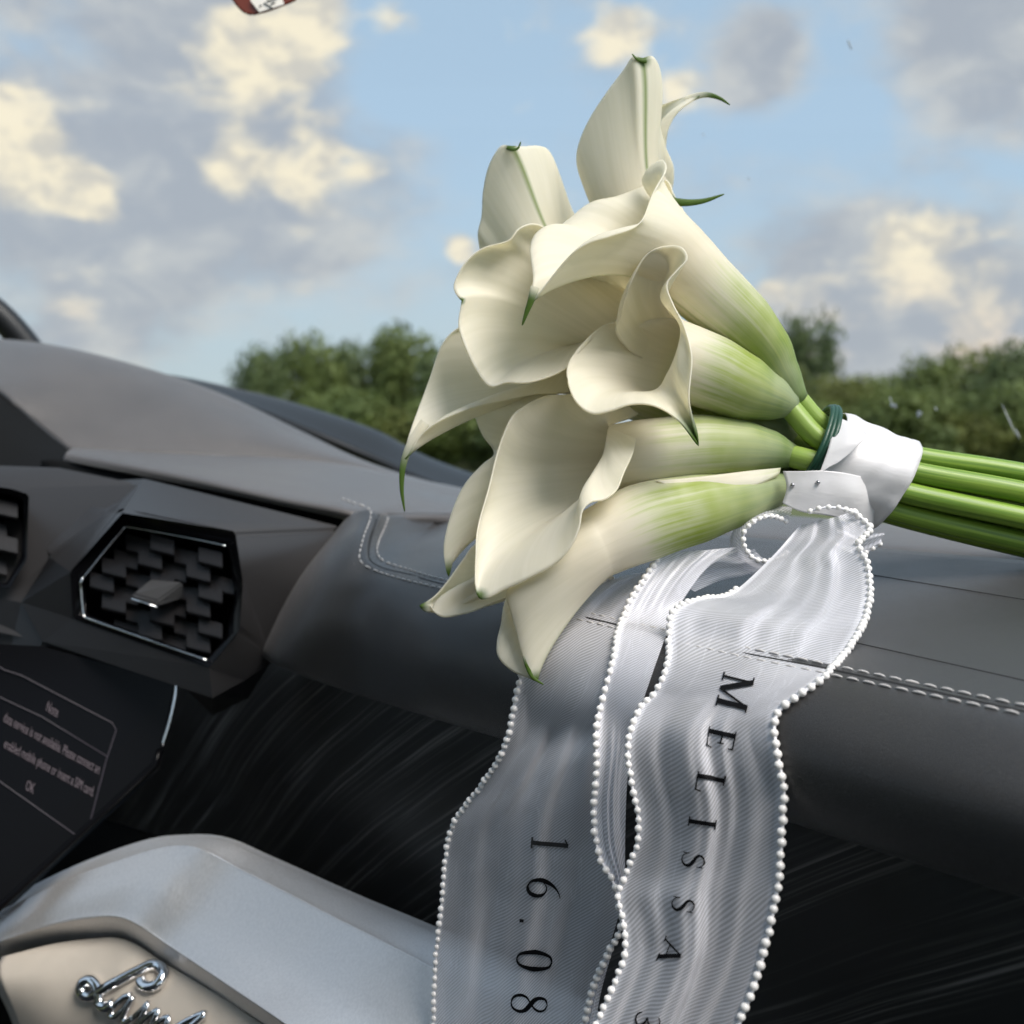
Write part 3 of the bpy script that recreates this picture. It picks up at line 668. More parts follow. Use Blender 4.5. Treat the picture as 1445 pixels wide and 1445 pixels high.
metal = sheet('aluminium_trim', [[P(x, y + 60, d + .06) for (x, y), d in zip(m_o, dm)], [P(x, y + 3, d + .02) for (x, y), d in zip(m_o, dm)], r_o, mixrow(r_o, r_r, .86), r_r, mixrow(r_r, r_m, .10), r_m, mixrow(r_m, r_i, .90), r_i, mixrow(r_i, r_b, .14), mixrow(r_i, r_b, .6), r_b], M['metal'], car, 140, 110, .0015)
tp = [[P(4, 1352, .895), P(75, 1334, .889), P(135, 1326, .884), P(166, 1325, .876), P(193, 1334, .866), P(236, 1362, .85), P(318, 1410, .80), P(420, 1478, .75)],
      [P(-2, 1368, .885), P(70, 1352, .878), P(130, 1345, .872), P(158, 1347, .866), P(180, 1356, .857), P(218, 1382, .842), P(296, 1430, .80), P(390, 1495, .75)],
      [P(4, 1392, .878), P(60, 1390, .868), P(110, 1390, .862), P(140, 1394, .855), P(165, 1402, .845), P(200, 1424, .832), P(270, 1470, .795), P(360, 1530, .75)],
      [P(22, 1432, .882), P(60, 1440, .87), P(100, 1446, .862), P(130, 1452, .855), P(155, 1460, .845), P(185, 1480, .832), P(250, 1520, .80), P(330, 1575, .76)],
      [P(45, 1500, .90), P(75, 1510, .885), P(110, 1516, .876), P(135, 1520, .868), P(155, 1526, .858), P(185, 1545, .845), P(240, 1580, .815), P(310, 1630, .77)]]
tan = sheet('tan_pad', tp, M['leather_tan'], car, 60, 40, .003)
sheet('tan_pad_side', [[p + (CF * .001) for p in (tp[0][0], tp[1][0], tp[2][0], tp[3][0], tp[4][0])], [P(6, 1362, .93), P(-4, 1378, .93), P(0, 1400, .93), P(18, 1440, .93), P(38, 1505, .95)]], M['leather_tan'], car, 20, 6, .002)
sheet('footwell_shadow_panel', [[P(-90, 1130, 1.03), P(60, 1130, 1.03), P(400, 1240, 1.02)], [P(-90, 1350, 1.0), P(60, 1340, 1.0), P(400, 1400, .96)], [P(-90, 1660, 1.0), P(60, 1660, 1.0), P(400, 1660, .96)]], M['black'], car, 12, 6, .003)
btan = bvh_of(tan)
def z6(p): return (p[0] / 4.379, 1280 + p[1] / 4.379)
script = [([(890, 465), (905, 492), (950, 508), (1005, 490), (1030, 440), (1000, 395), (940, 385), (860, 415), (760, 462), (670, 505), (600, 540), (550, 535), (525, 500), (545, 460), (595, 458), (635, 495), (645, 545), (655, 590), (690, 610), (735, 590)], 17),
          ([(835, 550), (790, 560), (735, 605), (715, 650), (740, 665), (790, 630), (840, 575), (850, 560), (815, 625), (795, 680), (815, 700), (860, 680)], 10),
          ([(860, 680), (920, 630), (945, 605), (925, 650), (880, 740), (930, 690), (985, 655), (1010, 650), (985, 700), (950, 770), (1000, 720), (1060, 690), (1075, 700), (1050, 750), (1030, 800)], 10),
          ([(1030, 800), (1100, 760), (1200, 710), (1290, 672), (1270, 700), (1200, 760), (1150, 820)], 11)]
emb = None
for pts, w in script:
    q = spline([Vector((*z6(p), 0)) for p in pts], len(pts) * 6)
    c = []
    for p in q:
        h, nn = cast(btan, p.x, p.y, .005)
        if h is not None: c.append(h)
    if emb is None:
        emb = tube('script_emblem', c, w / 4.379 * .87 / FPX * 2.0, M['chrome'], tan, sides=12)
    else: tube('script_emblem', c, w / 4.379 * .87 / FPX * 2.0, M['chrome'], tan, sides=12)

# unseen roof lining and rear of the cabin, added to shade and fill the dash
M['lining'] = simple('pale_fill_lining', (.62, .61, .60), .9, grain=.4, gscale=1500)  # pale so the unseen roof bounces fill light forward
hx_ = ((-1.1, -.10), (-.8, -.05), (-.3, .05), (.2, .10), (.62, .10))
sheet('unseen_headliner', [[Vector((x, y0, CAM.z + .37 - .05 * abs(x + .3) ** 2)) for x, y0 in hx_], [Vector((x, -.6, CAM.z + .42 - .05 * abs(x + .3) ** 2)) for x, _ in hx_], [Vector((x, -1.7, CAM.z + .34 - .05 * abs(x + .3) ** 2)) for x, _ in hx_]], M['lining'], car, 24, 20, .02)
for sx_, zt in ((.66, -.34), (-1.45, -.14)):  # unseen doors, added to keep the green ground out of the reflections
    sheet('unseen_door_panel', [[Vector((sx_, y, CAM.z + z)) for y in (-1.3, -.4, .2, .6)] for z in (zt, -.5, -.85)], M['leather'], car, 12, 10, .03)
sheet('unseen_seat_back', [[Vector((x, -1.3, CAM.z + .12)) for x in (-1.25, -.3, .62)], [Vector((x, -1.2, CAM.z - .3)) for x in (-1.25, -.3, .62)], [Vector((x, -1.1, CAM.z - .8)) for x in (-1.25, -.3, .62)]], M['leather'], car, 16, 12, .05)  # unseen seat, added so the dash fronts face a dark cabin
sheet('cabin_floor', [[Vector((x, y, CAM.z - .85)) for x in (-1.25, -.3, .62)] for y in (.75, -.3, -1.3)], M['plastic'], car, 12, 12, .02)
# ------------------------------------------------------------------ windscreen with its pillar
ws = sheet('windscreen', [[P(-250, 560, 1.80), P(300, 640, 1.78), P(700, 735, 1.62), P(1100, 765, 1.42), P(1700, 830, 1.05)],
                          [P(-250, 160, 1.62), P(300, 150, 1.56), P(700, 150, 1.42), P(1100, 150, 1.24), P(1700, 150, .98)],
                          [P(-250, -300, 1.36), P(300, -340, 1.25), P(700, -360, 1.15), P(1100, -380, 1.05), P(1700, -400, .85)]], M['glass'], car, 40, 30, 0)
tube('windscreen_pillar', [P(60, 520, 1.66), P(36, 486, 1.65), P(12, 458, 1.64), P(-12, 436, 1.63), P(-80, 385, 1.6), P(-300, 230, 1.5)], .020, M['plastic'], car, n=30, sides=14)
bws = bvh_of(ws)
def splat(px, py, rx, ry, rot, seed):
    rnd = random.Random(seed); c, n = cast(bws, px, py, .0006)
    vv = [c + n * .0007]; k = 18
    for i in range(k):
        a = 2 * math.pi * i / k; rr = 1 + rnd.uniform(-.25, .25); x, y = math.cos(a) * rx * rr, math.sin(a) * ry * rr
        ca, sa = math.cos(rot), math.sin(rot); h, _ = cast(bws, px + x * ca - y * sa, py + x * sa + y * ca, .0003); vv.append(h)
    link('dirt_speck', mesh('dirt_speck', vv, [(0, 1 + i, 1 + (i + 1) % k) for i in range(k)]), M['dirt'], ws)
splat(1261, 572, 5.5, 3.2, .5, 1); splat(1257, 564, 1.2, 4.5, -.4, 2); splat(1321, 577, 1.5, 3, -.5, 3); splat(1199, 63, 1.3, 8, -.45, 4); splat(1423, 590, .9, 24, -.42, 5)
splat(1436, 612, 1.2, 9, -.45, 6); splat(1297, 584, 4, 5, .2, 7); splat(993, 190, 2, 1, .2, 8); splat(1057, 252, 1.5, 1.5, 0, 9)
# small red tag on the windscreen
tagw = empty('toll_tag', P(370, -20, .95), 'red-brown plastic tag with a white label stuck high on the windscreen', 'tag')
def tq(pts, d): return [P(x, y, d) for x, y in pts]
to_ = [(310, -60), (322, -8), (336, 12), (346, 20), (357, 22), (378, 17), (412, 4), (420, 0), (424, -14), (418, -66)]
k = len(to_)
poly('body', tq(to_, .97) + tq(to_, .985), [tuple(range(k)), tuple(range(k, 2 * k))[::-1]] + [(i, k + i, k + (i + 1) % k, (i + 1) % k) for i in range(k)], M['red'], tagw, .0016, 3)
lb = poly('label', tq([(354, 2), (366, 17), (401, 6), (394, -14), (352, -4)], .9675), [(0, 1, 2, 3, 4)], M['tagwhite'], tagw, 0)
for a, b in (((372, 4), (384, 11)), ((376, 2), (392, -3)), ((382, 6), (388, 3)), ((366, 9), (369, 7))):
    tube('print_mark', [P(*a, .967), P(*b, .967)], .0005, M['ink'], lb, sides=5)

# ------------------------------------------------------------------ calla lilies
AX0, AX1, AXR = Vector((1160, 648, 0)), Vector((1265, 684, 0)), Vector((1445, 722, -20))
def put_attr(me, data):
    a = me.attributes.new('petal', 'FLOAT_COLOR', 'POINT')
    flat = [c for d in data for c in d]; a.data.foreach_set('color', flat)
def calla(label, tubep, rim, tip_i, slot, ov=0.15, a0=.9, ca=.0, cr_=1.0, mid=0.0, nu=150, tipw=.10, stem_r=15, r0=14, wob=0, horn=None):
    """tubep: (x, y, z, radius) from neck to throat; rim: (x, y, z) round the mouth edge; slot: place in the tied bunch"""
    root = empty('calla_lily', B(*tubep[0][:3]), label, 'lily', 'calla lilies of the tied bouquet')
    pts = [B(*p[:3]) for p in tubep]; rad = [p[3] * U for p in tubep]
    nr = 26
    cc = spline(pts, nr)
    rs = [p.x for p in spline([Vector((r, 0, 0)) for r in rad], nr, even=False)]
    # arc-length radii
    L = [0]
    for a, b in zip(pts, pts[1:]): L.append(L[-1] + (b - a).length)
    def rad_at(t):
        s = t * L[-1]
        for i in range(len(L) - 1):
            if s <= L[i + 1] + 1e-9:
                x = (s - L[i]) / (L[i + 1] - L[i]); x = x * x * (3 - 2 * x) * .5 + x * .5; return rad[i] + (rad[i + 1] - rad[i]) * x
        return rad[-1]
    rimp = [B(*p) for p in rim]
    rs_ = spline(rimp, nu)
    # param of the tip
    tp_ = B(*rim[tip_i]); ti = min(range(nu), key=lambda i: (rs_[i] - tp_).length); rs_[ti] = tp_
    axis = (cc[-1] - cc[-3]).normalized()
    # parallel transport frames
    fr = []; u = CU.copy()
    for i in range(nr):
        t = (cc[min(i + 1, nr - 1)] - cc[max(i - 1, 0)]).normalized(); u = (u - t * u.dot(t)).normalized(); fr.append((t, u.copy(), t.cross(u)))
    tt, uu, ww = fr[-1]
    tot = 2 * math.pi * (1 + ov)
    best = None
    for sgn in (1, -1):
        for k in range(72):
            th = 2 * math.pi * k / 72; sco = 0
            for j in range(0, nu, 5):
                an = th + sgn * tot * j / (nu - 1); rd = uu * math.cos(an) + ww * math.sin(an)
                dv_ = rs_[j] - cc[-1]; dv_ = dv_ - tt * dv_.dot(tt)
                sco += rd.dot(dv_.normalized())
            if best is None or sco > best[0]: best = (sco, th, sgn)
    _, th, sgn = best
    V = []; A = []
    nf = 34
    tipu = ti / (nu - 1)
    def att(j, v, p):
        uj = j / (nu - 1); dt = (p - tp_).length
        g = max(0.0, 1 - dt / (tipw * .30)) if v > .6 else 0.0
        m_ = mid * max(0.0, 1 - abs(uj - tipu) / .012) * (1 if v > .45 else max(0, v / .45)) if mid else 0.0
        return (uj, v, g, m_)
    def ring(i, j):
        an = th + sgn * tot * j / (nu - 1); r = rad_at(i / (nr - 1)) * (1 + .05 * ov * 4 * (j / (nu - 1) - .5))
        return cc[i] + (fr[i][1] * math.cos(an) + fr[i][2] * math.sin(an)) * r
    for i in range(nr):
        for j in range(nu):
            p = ring(i, j); V.append(p); A.append(att(j, .5 * i / (nr - 1), p))
    for i in range(1, nf):
        s = i / (nf - 1); h1 = 2 * s ** 3 - 3 * s ** 2 + 1; h2 = s ** 3 - 2 * s ** 2 + s; h3 = -2 * s ** 3 + 3 * s ** 2; h4 = s ** 3 - s ** 2
        for j in range(nu):
            p0 = ring(nr - 1, j); p1 = rs_[j]; ln = (p1 - p0).length
            an = th + sgn * tot * j / (nu - 1); rd = uu * math.cos(an) + ww * math.sin(an)
            dv_ = p1 - p0; ro = (dv_ - tt * dv_.dot(tt)); ro = (ro.normalized() if ro.length > 1e-6 else rd)
            p = p0 * h1 + (tt * a0 + rd * .15).normalized() * ln * a0 * h2 + p1 * h3 + (tt * ca + ro * cr_) * ln * h4
            if wob:
                p = p + (tt * mnoise.noise(Vector((j / nu * 7, s * 2, wob))) * .0035 * s * (1 - s) * 4 * min(1, ln / .03))
            V.append(p); A.append(att(j, .5 + .5 * s, p))
    me = mesh('spathe', V, grid_faces(nr + nf - 1, nu)); put_attr(me, A)
    sp = link('spathe', me, M['petal'], root)
    md = sp.modifiers.new('solid', 'SOLIDIFY'); md.thickness = .0009; md.offset = 0
    if horn:
        hp_ = [B(*p) for p in horn[0]]; n = 26; c = spline(hp_, n); HV = []; HA = []; uq = CF.copy()
        for i in range(n):
            t = (c[min(i + 1, n - 1)] - c[max(i - 1, 0)]).normalized(); uq = (uq - t * uq.dot(t)).normalized(); wq = t.cross(uq)
            x = i / (n - 1); rr = horn[1] * U * (1 - x) ** .8 + .8 * U * x
            for s in range(12):
                an = 2 * math.pi * s / 12; HV.append(c[i] + (uq * math.cos(an) * .45 + wq * math.sin(an)) * rr); HA.append((s / 12, .9, max(0.0, min(1.0, (x - horn[2]) * 1.8)), 0))
        hm = mesh('tip', HV, grid_faces(n, 12, True) + [tuple((n - 1) * 12 + s for s in range(12))]); put_attr(hm, HA); link('tip', hm, M['petal'], root)
    # stem: neck -> bunch -> cut end
    a, b = slot[0] * .93, slot[1] * .93
    perp = Vector((-.27, .96, 0))
    q0 = AX0 + perp * a + Vector((0, 0, b)); q1 = AX1 + perp * a * 1.02 + Vector((0, 0, b)); q2 = AXR + Vector((0, a * 1.22, b * 1.1)); q3 = AXR + (AXR - AX1) * 1.6 + Vector((0, a * 1.3, b * 1.2))
    n0 = cc[0] + (cc[1] - cc[0]).normalized() * .004
    path = [n0, B(*q0), B(*q1), B(*q2), B(*q3)]
    n = 60; c = spline(path, n); r_ = stem_r * U; SV = []; SA = []; sides = 18; uq = CU.copy()
    for i in range(n):
        t = (c[min(i + 1, n - 1)] - c[max(i - 1, 0)]).normalized(); uq = (uq - t * uq.dot(t)).normalized(); wq = t.cross(uq)
        f_ = min(1, i / 12); rr = rad[0] * (1 - f_) + r_ * f_
        for s in range(sides):
            an = 2 * math.pi * s / sides; SV.append(c[i] + (uq * math.cos(an) + wq * math.sin(an)) * rr); SA.append((s / sides, i / n, 0, 1))
    sm = mesh('stem', SV, grid_faces(n, sides, True) + [tuple(range(sides))[::-1], tuple((n - 1) * sides + s for s in range(sides))]); put_attr(sm, SA)
    link('stem', sm, M['stem'], root)
    return sp
# G centre
calla('creamy lily in the middle with round open mouth and tip pointing down', [(1118, 574, -22, 15), (1090, 563, -30, 30), (1050, 548, -38, 44), (1000, 525, -45, 50), (945, 505, -55, 52)],
      [(955, 450, -45), (925, 438, -15), (880, 447, -5), (840, 475, -20), (806, 512, -50), (801, 535, -85), (812, 566, -112), (835, 584, -125), (862, 580, -132), (890, 571, -138), (924, 573, -150), (958, 594, -155), (986, 629, -150), (978, 600, -152), (972, 560, -155), (976, 505, -150), (966, 462, -130), (950, 430, -124), (941, 402, -122), (955, 382, -122), (970, 364, -120), (956, 347, -112), (915, 357, -104), (888, 405, -92), (876, 450, -60)],
      12, (-24, -38), ov=.28, cr_=1.35, ca=-.2, wob=3)
# B top right trumpet
calla('tall trumpet lily with long upper tube and slim tip hanging over its neighbour', [(1128, 566, -8, 13), (1104, 528, -12, 24), (1082, 492, -16, 33), (1045, 452, -24, 42), (1000, 412, -32, 47), (955, 370, -42, 52)],
      [(912, 262, 30), (870, 278, 42), (832, 288, 42), (800, 312, 30), (774, 331, 8), (757, 330, -40), (748, 352, -80), (752, 395, -110), (745, 430, -118), (764, 410, -122), (798, 368, -132), (826, 346, -138), (862, 334, -138), (901, 317, -128), (920, 276, -100), (940, 240, -62), (934, 226, -30), (915, 238, 0), (908, 250, 22)],
      8, (-47, -8), ov=.04, a0=.8, cr_=1.0, ca=.0, mid=.5, wob=5, tipw=.04, horn=([(755, 405, -118), (749, 425, -119), (743, 441, -119), (737, 459, -118)], 6, -.1))
# F left wide mouth
calla('wide open lily facing the gear side with a peach-tinted throat', [(1130, 620, 10, 14), (1080, 598, 30, 28), (1010, 560, 55, 40), (940, 510, 75, 44), (875, 462, 80, 44)],
      [(905, 440, 22), (906, 396, 14), (862, 374, 10), (816, 388, 6), (792, 378, 8), (778, 352, 14), (772, 325, 18), (753, 316, 10), (732, 323, 2), (717, 340, 0), (681, 351, 0), (656, 372, 0), (641, 402, -2), (646, 418, -6), (652, 424, -8), (651, 432, -8), (648, 464, -14), (663, 505, -26), (681, 536, -36), (694, 546, -40), (714, 540, -40), (745, 540, -38), (784, 528, -24), (820, 505, 0), (860, 475, 20)],
      14, (-8, -12), ov=.02, a0=.7, cr_=.9, tipw=.014, wob=8)
# H drooping tip at the left
calla('lily whose long green tip droops beside the dashboard ledge', [(1130, 640, 20, 14), (1060, 620, 50, 26), (980, 590, 75, 34), (890, 555, 90, 36), (810, 525, 85, 34)],
      [(760, 470, 70), (700, 462, 85), (660, 460, 88), (640, 468, 85), (622, 490, 75), (606, 535, 60), (592, 572, 42), (581, 602, 26), (573, 628, 14), (569, 650, 6), (578, 640, 4), (588, 622, 4), (603, 606, 2), (630, 590, 0), (672, 574, 4), (704, 567, 10), (754, 557, 22), (800, 553, 40), (830, 530, 70), (800, 490, 85)],
      9, (18, -10), ov=.0, a0=.6, cr_=.6, ca=.2, tipw=.05, horn=([(600, 596, 14), (581, 624, 11), (569, 656, 6), (567, 690, 4), (571, 722, 4)], 7.5, .12))
# I big lower front
calla('large lower lily with its limb flopping down over the dashboard roll', [(1118, 644, -22, 16), (1085, 636, -26, 28), (1045, 632, -32, 38), (985, 632, -38, 45), (910, 640, -40, 46), (868, 645, -35, 44)],
      [(900, 584, 0), (858, 556, 14), (801, 557, 16), (768, 559, 10), (740, 573, 0), (723, 587, -6), (711, 612, -14), (701, 642, -22), (690, 689, -42), (676, 739, -66), (672, 776, -86), (675, 843, -116), (714, 831, -130), (745, 817, -145), (784, 795, -160), (806, 770, -166), (817, 745, -166), (822, 720, -162), (835, 708, -158), (853, 705, -152), (870, 692, -146), (880, 668, -134), (893, 640, -112), (897, 620, -80), (895, 606, -40)],
      11, (8, -47), ov=.04, a0=.7, cr_=1.05, ca=-.1, tipw=.03, wob=12)
# J behind lower left
calla('pale yellowish lily tucked behind the large lower one with an upright narrow tip', [(1125, 655, 20, 14), (1060, 650, 45, 26), (970, 645, 60, 34), (880, 645, 65, 36), (810, 650, 62, 34)],
      [(800, 560, 55), (745, 548, 62), (698, 556, 64), (671, 575, 60), (680, 610, 55), (698, 640, 48), (678, 662, 42), (655, 690, 36), (640, 722, 30), (629, 760, 24), (627, 788, 20), (633, 814, 18), (640, 790, 20), (655, 760, 24), (674, 738, 30), (720, 722, 36), (780, 705, 45), (830, 680, 55), (830, 630, 55)],
      11, (28, 12), ov=.0, a0=.6, cr_=.6, tipw=.05)
# J2 lowest left
calla('small folded lily with its tip resting against the padded roll', [(1120, 672, 12, 14), (1050, 680, 30, 26), (960, 705, 40, 34), (870, 745, 42, 36), (800, 780, 36, 34)],
      [(760, 735, 30), (710, 752, 26), (672, 767, 20), (652, 792, 12), (632, 820, 4), (612, 843, -2), (592, 854, -6), (606, 853, -10), (612, 863, -14), (626, 871, -18), (650, 867, -20), (673, 860, -20), (700, 847, -20), (735, 838, -18), (790, 830, -5), (820, 800, 15), (800, 750, 30)],
      6, (44, 12), ov=.0, a0=.6, cr_=.7, tipw=.03)
# K bottom front
Ksp = calla('lowest lily showing its green-veined back and a curled green tip over the pearls', [(1112, 688, -20, 18), (1085, 692, -28, 26), (1040, 704, -40, 37), (980, 718, -56, 47), (905, 738, -76, 52), (840, 768, -92, 46)],
      [(790, 760, -105), (745, 800, -112), (716, 836, -116), (721, 862, -122), (728, 889, -126), (735, 917, -130), (742, 938, -133), (748, 952, -134), (758, 962, -134), (744, 956, -126), (723, 947, -116), (704, 928, -106), (702, 906, -96), (708, 880, -86), (713, 850, -74), (735, 800, -60), (780, 745, -45), (815, 720, -60), (805, 745, -90)],
      8, (38, -28), ov=.0, a0=.8, cr_=.5, ca=.3, mid=.35, tipw=.03, horn=([(741, 925, -132), (745, 942, -134), (752, 956, -136), (767, 966, -138)], 4, -.2))
# A top blade
calla('topmost lily seen from behind with a green rib up to its curled tip', [(1135, 590, 30, 13), (1090, 530, 60, 24), (1030, 460, 85, 34), (960, 390, 95, 42), (905, 320, 90, 46)],
      [(905, 300, 160), (940, 280, 160), (950, 240, 135), (938, 205, 100), (927, 160, 72), (928, 124, 52), (931, 100, 40), (921, 80, 30), (906, 82, 22), (893, 80, 14), (882, 96, 26), (855, 132, 42), (832, 168, 58), (818, 200, 72), (814, 225, 84), (820, 252, 96), (834, 275, 115), (860, 292, 145), (880, 298, 158)],
      8, (-38, 26), ov=.0, a0=.9, cr_=.3, ca=.7, mid=1.0, tipw=.03, horn=([(912, 86, 20), (903, 85, 16), (897, 82, 12), (892, 76, 10)], 3.5, -.4))
# E top left blade
calla('upper lily with squared-off top and green rib on its pale yellow back', [(1130, 600, 40, 13), (1070, 560, 80, 24), (980, 510, 115, 34), (880, 460, 135, 40), (790, 400, 135, 44)],
      [(800, 350, 190), (812, 315, 180), (800, 280, 158), (786, 240, 135), (774, 213, 115), (758, 206, 100), (738, 207, 88), (722, 206, 80), (706, 207, 84), (690, 234, 96), (682, 270, 108), (680, 304, 118), (675, 335, 128), (690, 375, 165), (740, 390, 195), (780, 375, 200)],
      7, (-10, 26), ov=.0, a0=.9, cr_=.3, ca=.7, mid=1.0, tipw=.02, horn=([(716, 208, 78), (724, 211, 72), (731, 209, 70), (735, 200, 70)], 3.5, -.4))
# C right-curling tip
calla('lily behind the topmost one with its tip curling out against the sky', [(1140, 598, 45, 13), (1100, 540, 85, 22), (1040, 460, 115, 30), (965, 380, 130, 34), (925, 310, 135, 34), (913, 260, 135, 30)],
      [(880, 235, 165), (890, 200, 155), (908, 168, 140), (922, 154, 130), (945, 145, 118), (966, 138, 108), (990, 133, 98), (976, 143, 94), (962, 153, 92), (950, 168, 94), (942, 186, 96), (936, 208, 100), (938, 235, 108), (930, 250, 150), (900, 250, 172)],
      6, (-16, 52), ov=.0, a0=1.2, cr_=1.3, ca=-.2, tipw=.03, horn=([(968, 141, 104), (985, 135, 98), (1000, 134, 94), (1016, 139, 90), (1030, 148, 88)], 6, .15))
# D thin green tip
calla('mostly hidden lily whose thin green tip pokes out beside the tall trumpet', [(1142, 606, 35, 12), (1105, 550, 62, 18), (1060, 480, 80, 24), (1005, 400, 85, 26), (960, 340, 80, 26)],
      [(900, 290, 70), (925, 265, 62), (938, 254, 56), (946, 262, 52), (950, 276, 46), (956, 284, 44), (952, 292, 46), (948, 310, 55), (930, 330, 75), (910, 310, 80)],
      5, (-40, 52), ov=.0, a0=.8, cr_=.5, ca=.3, tipw=.03, horn=([(940, 284, 46), (952, 285, 44), (972, 286, 42), (995, 283, 41), (1022, 274, 40)], 7, -.3))
# overlapping margin of the lowest lily, seen between the two lower necks
mg_rows = [[B(1102, 660, -48), B(1060, 664, -62), B(1010, 670, -80), B(965, 675, -88), B(925, 678, -92)], [B(1100, 668, -52), B(1064, 682, -68), B(1015, 690, -84), B(972, 690, -92), B(935, 682, -94)], [B(1098, 672, -50), B(1062, 689, -64), B(1020, 699, -80), B(980, 703, -90), B(945, 692, -95)]]
mv = loft(mg_rows, 40, 14)
mme = mesh('spathe_margin', mv, grid_faces(14, 40)); put_attr(mme, [(.3 + .01 * (i // 40), .42 + .4 * (i % 40) / 40 - .1, 0, 0) for i in range(40 * 14)])
mo = link('spathe_margin', mme, M['petal'], Ksp.parent); mm_ = mo.modifiers.new('solid', 'SOLIDIFY'); mm_.thickness = .0009

# ------------------------------------------------------------------ tie, band, ribbon
tie = empty('floral_tie', B(1155, 640, 0), 'dark green floral tape binding the lily necks beside the white band', 'tape')
axd = (B(*AX1) - B(*AX0)).normalized()
pu = (CU - axd * CU.dot(axd)).normalized(); pw = axd.cross(pu)
def around(c, r, a, sq=1.0): return c + (pu * math.cos(a) + pw * math.sin(a) * sq) * r * U
for k, (cx, cy, dr) in enumerate(((1140, 638, 66), (1145, 639, 67), (1150, 640.5, 68))):
    pts = [around(B(cx + 8 * math.cos(a), cy, 0), dr + 1.5 * math.sin(5 * a + k), a) for a in [2 * math.pi * i / 48 for i in range(49)]]
    tube('tape_turn', pts, .0016, M['wire'], tie, sides=8, caps=False)
rib = empty('ribbon', B(1190, 700, -40), 'white ribbon with pearl edges and printed date and name hanging from the stems', 'ribbon')
bv_ = []; nb, na = 22, 90
for i in range(nb):
    t = i / (nb - 1)
    for j in range(na):
        a = 2 * math.pi * j / na
        ca_ = math.cos(a)                                   # 1 on the upper side of the bunch
        xs0 = 1166 + (ca_ - 1) * 10; xe = 1262 + ca_ * 9
        x = xs0 + (xe - xs0) * t; c = AX0 + (AX1 - AX0) * ((x - AX0.x) / (AX1.x - AX0.x))
        r = 67 - 3 * t + 1.0 * math.sin(9 * a + .6) + 1.6 * max(0, math.sin(2.2 * a + 9 * t)) ** 3 + 1.6 * math.sin(3 * a + 5 * t) + 1.0 * math.sin(14 * t + 2 * a)
        if t > .93: r += 1.0
        bv_.append(around(B(*c), r, a))
band = link('band', mesh('band', bv_, grid_faces(nb, na, True)), M['satin'], rib)
md = band.modifiers.new('solid', 'SOLIDIFY'); md.thickness = .0008; md.offset = 1
fl = sheet('band_fold', [[B(1178, 587, -40), B(1204, 599, -60), B(1222, 612, -70)], [B(1171, 625, -73), B(1196, 622, -79), B(1217, 622, -80)], [B(1161, 655, -81), B(1181, 645, -83), B(1201, 638, -83)], [B(1153, 674, -82), B(1166, 662, -84), B(1181, 654, -84)]], M['satin'], rib, 16, 16, .0006)
flap = sheet('pinned_flap', [[B(1105, 665, -62), B(1132, 665, -76), B(1160, 664, -83), B(1196, 668, -80), B(1232, 677, -52)], [B(1110, 688, -70), B(1135, 690, -80), B(1165, 692, -84), B(1202, 698, -78), B(1234, 706, -46)], [B(1104, 710, -70), B(1130, 722, -76), B(1165, 727, -76), B(1200, 734, -60), B(1232, 739, -30)]], M['satin'], rib, 30, 20, .0006)
bfl = bvh_of(flap, fl, band)
for px, py in ((1119, 685), (1154, 681)):
    h, n = cast(bfl, px, py, .001)
    bm = bmesh.new(); bmesh.ops.create_uvsphere(bm, u_segments=10, v_segments=8, radius=.0013); me = bpy.data.meshes.new('pin'); bm.to_mesh(me); bm.free()
    for v in me.vertices: v.co = v.co + h
    link('pin', me, M['pin'], rib)

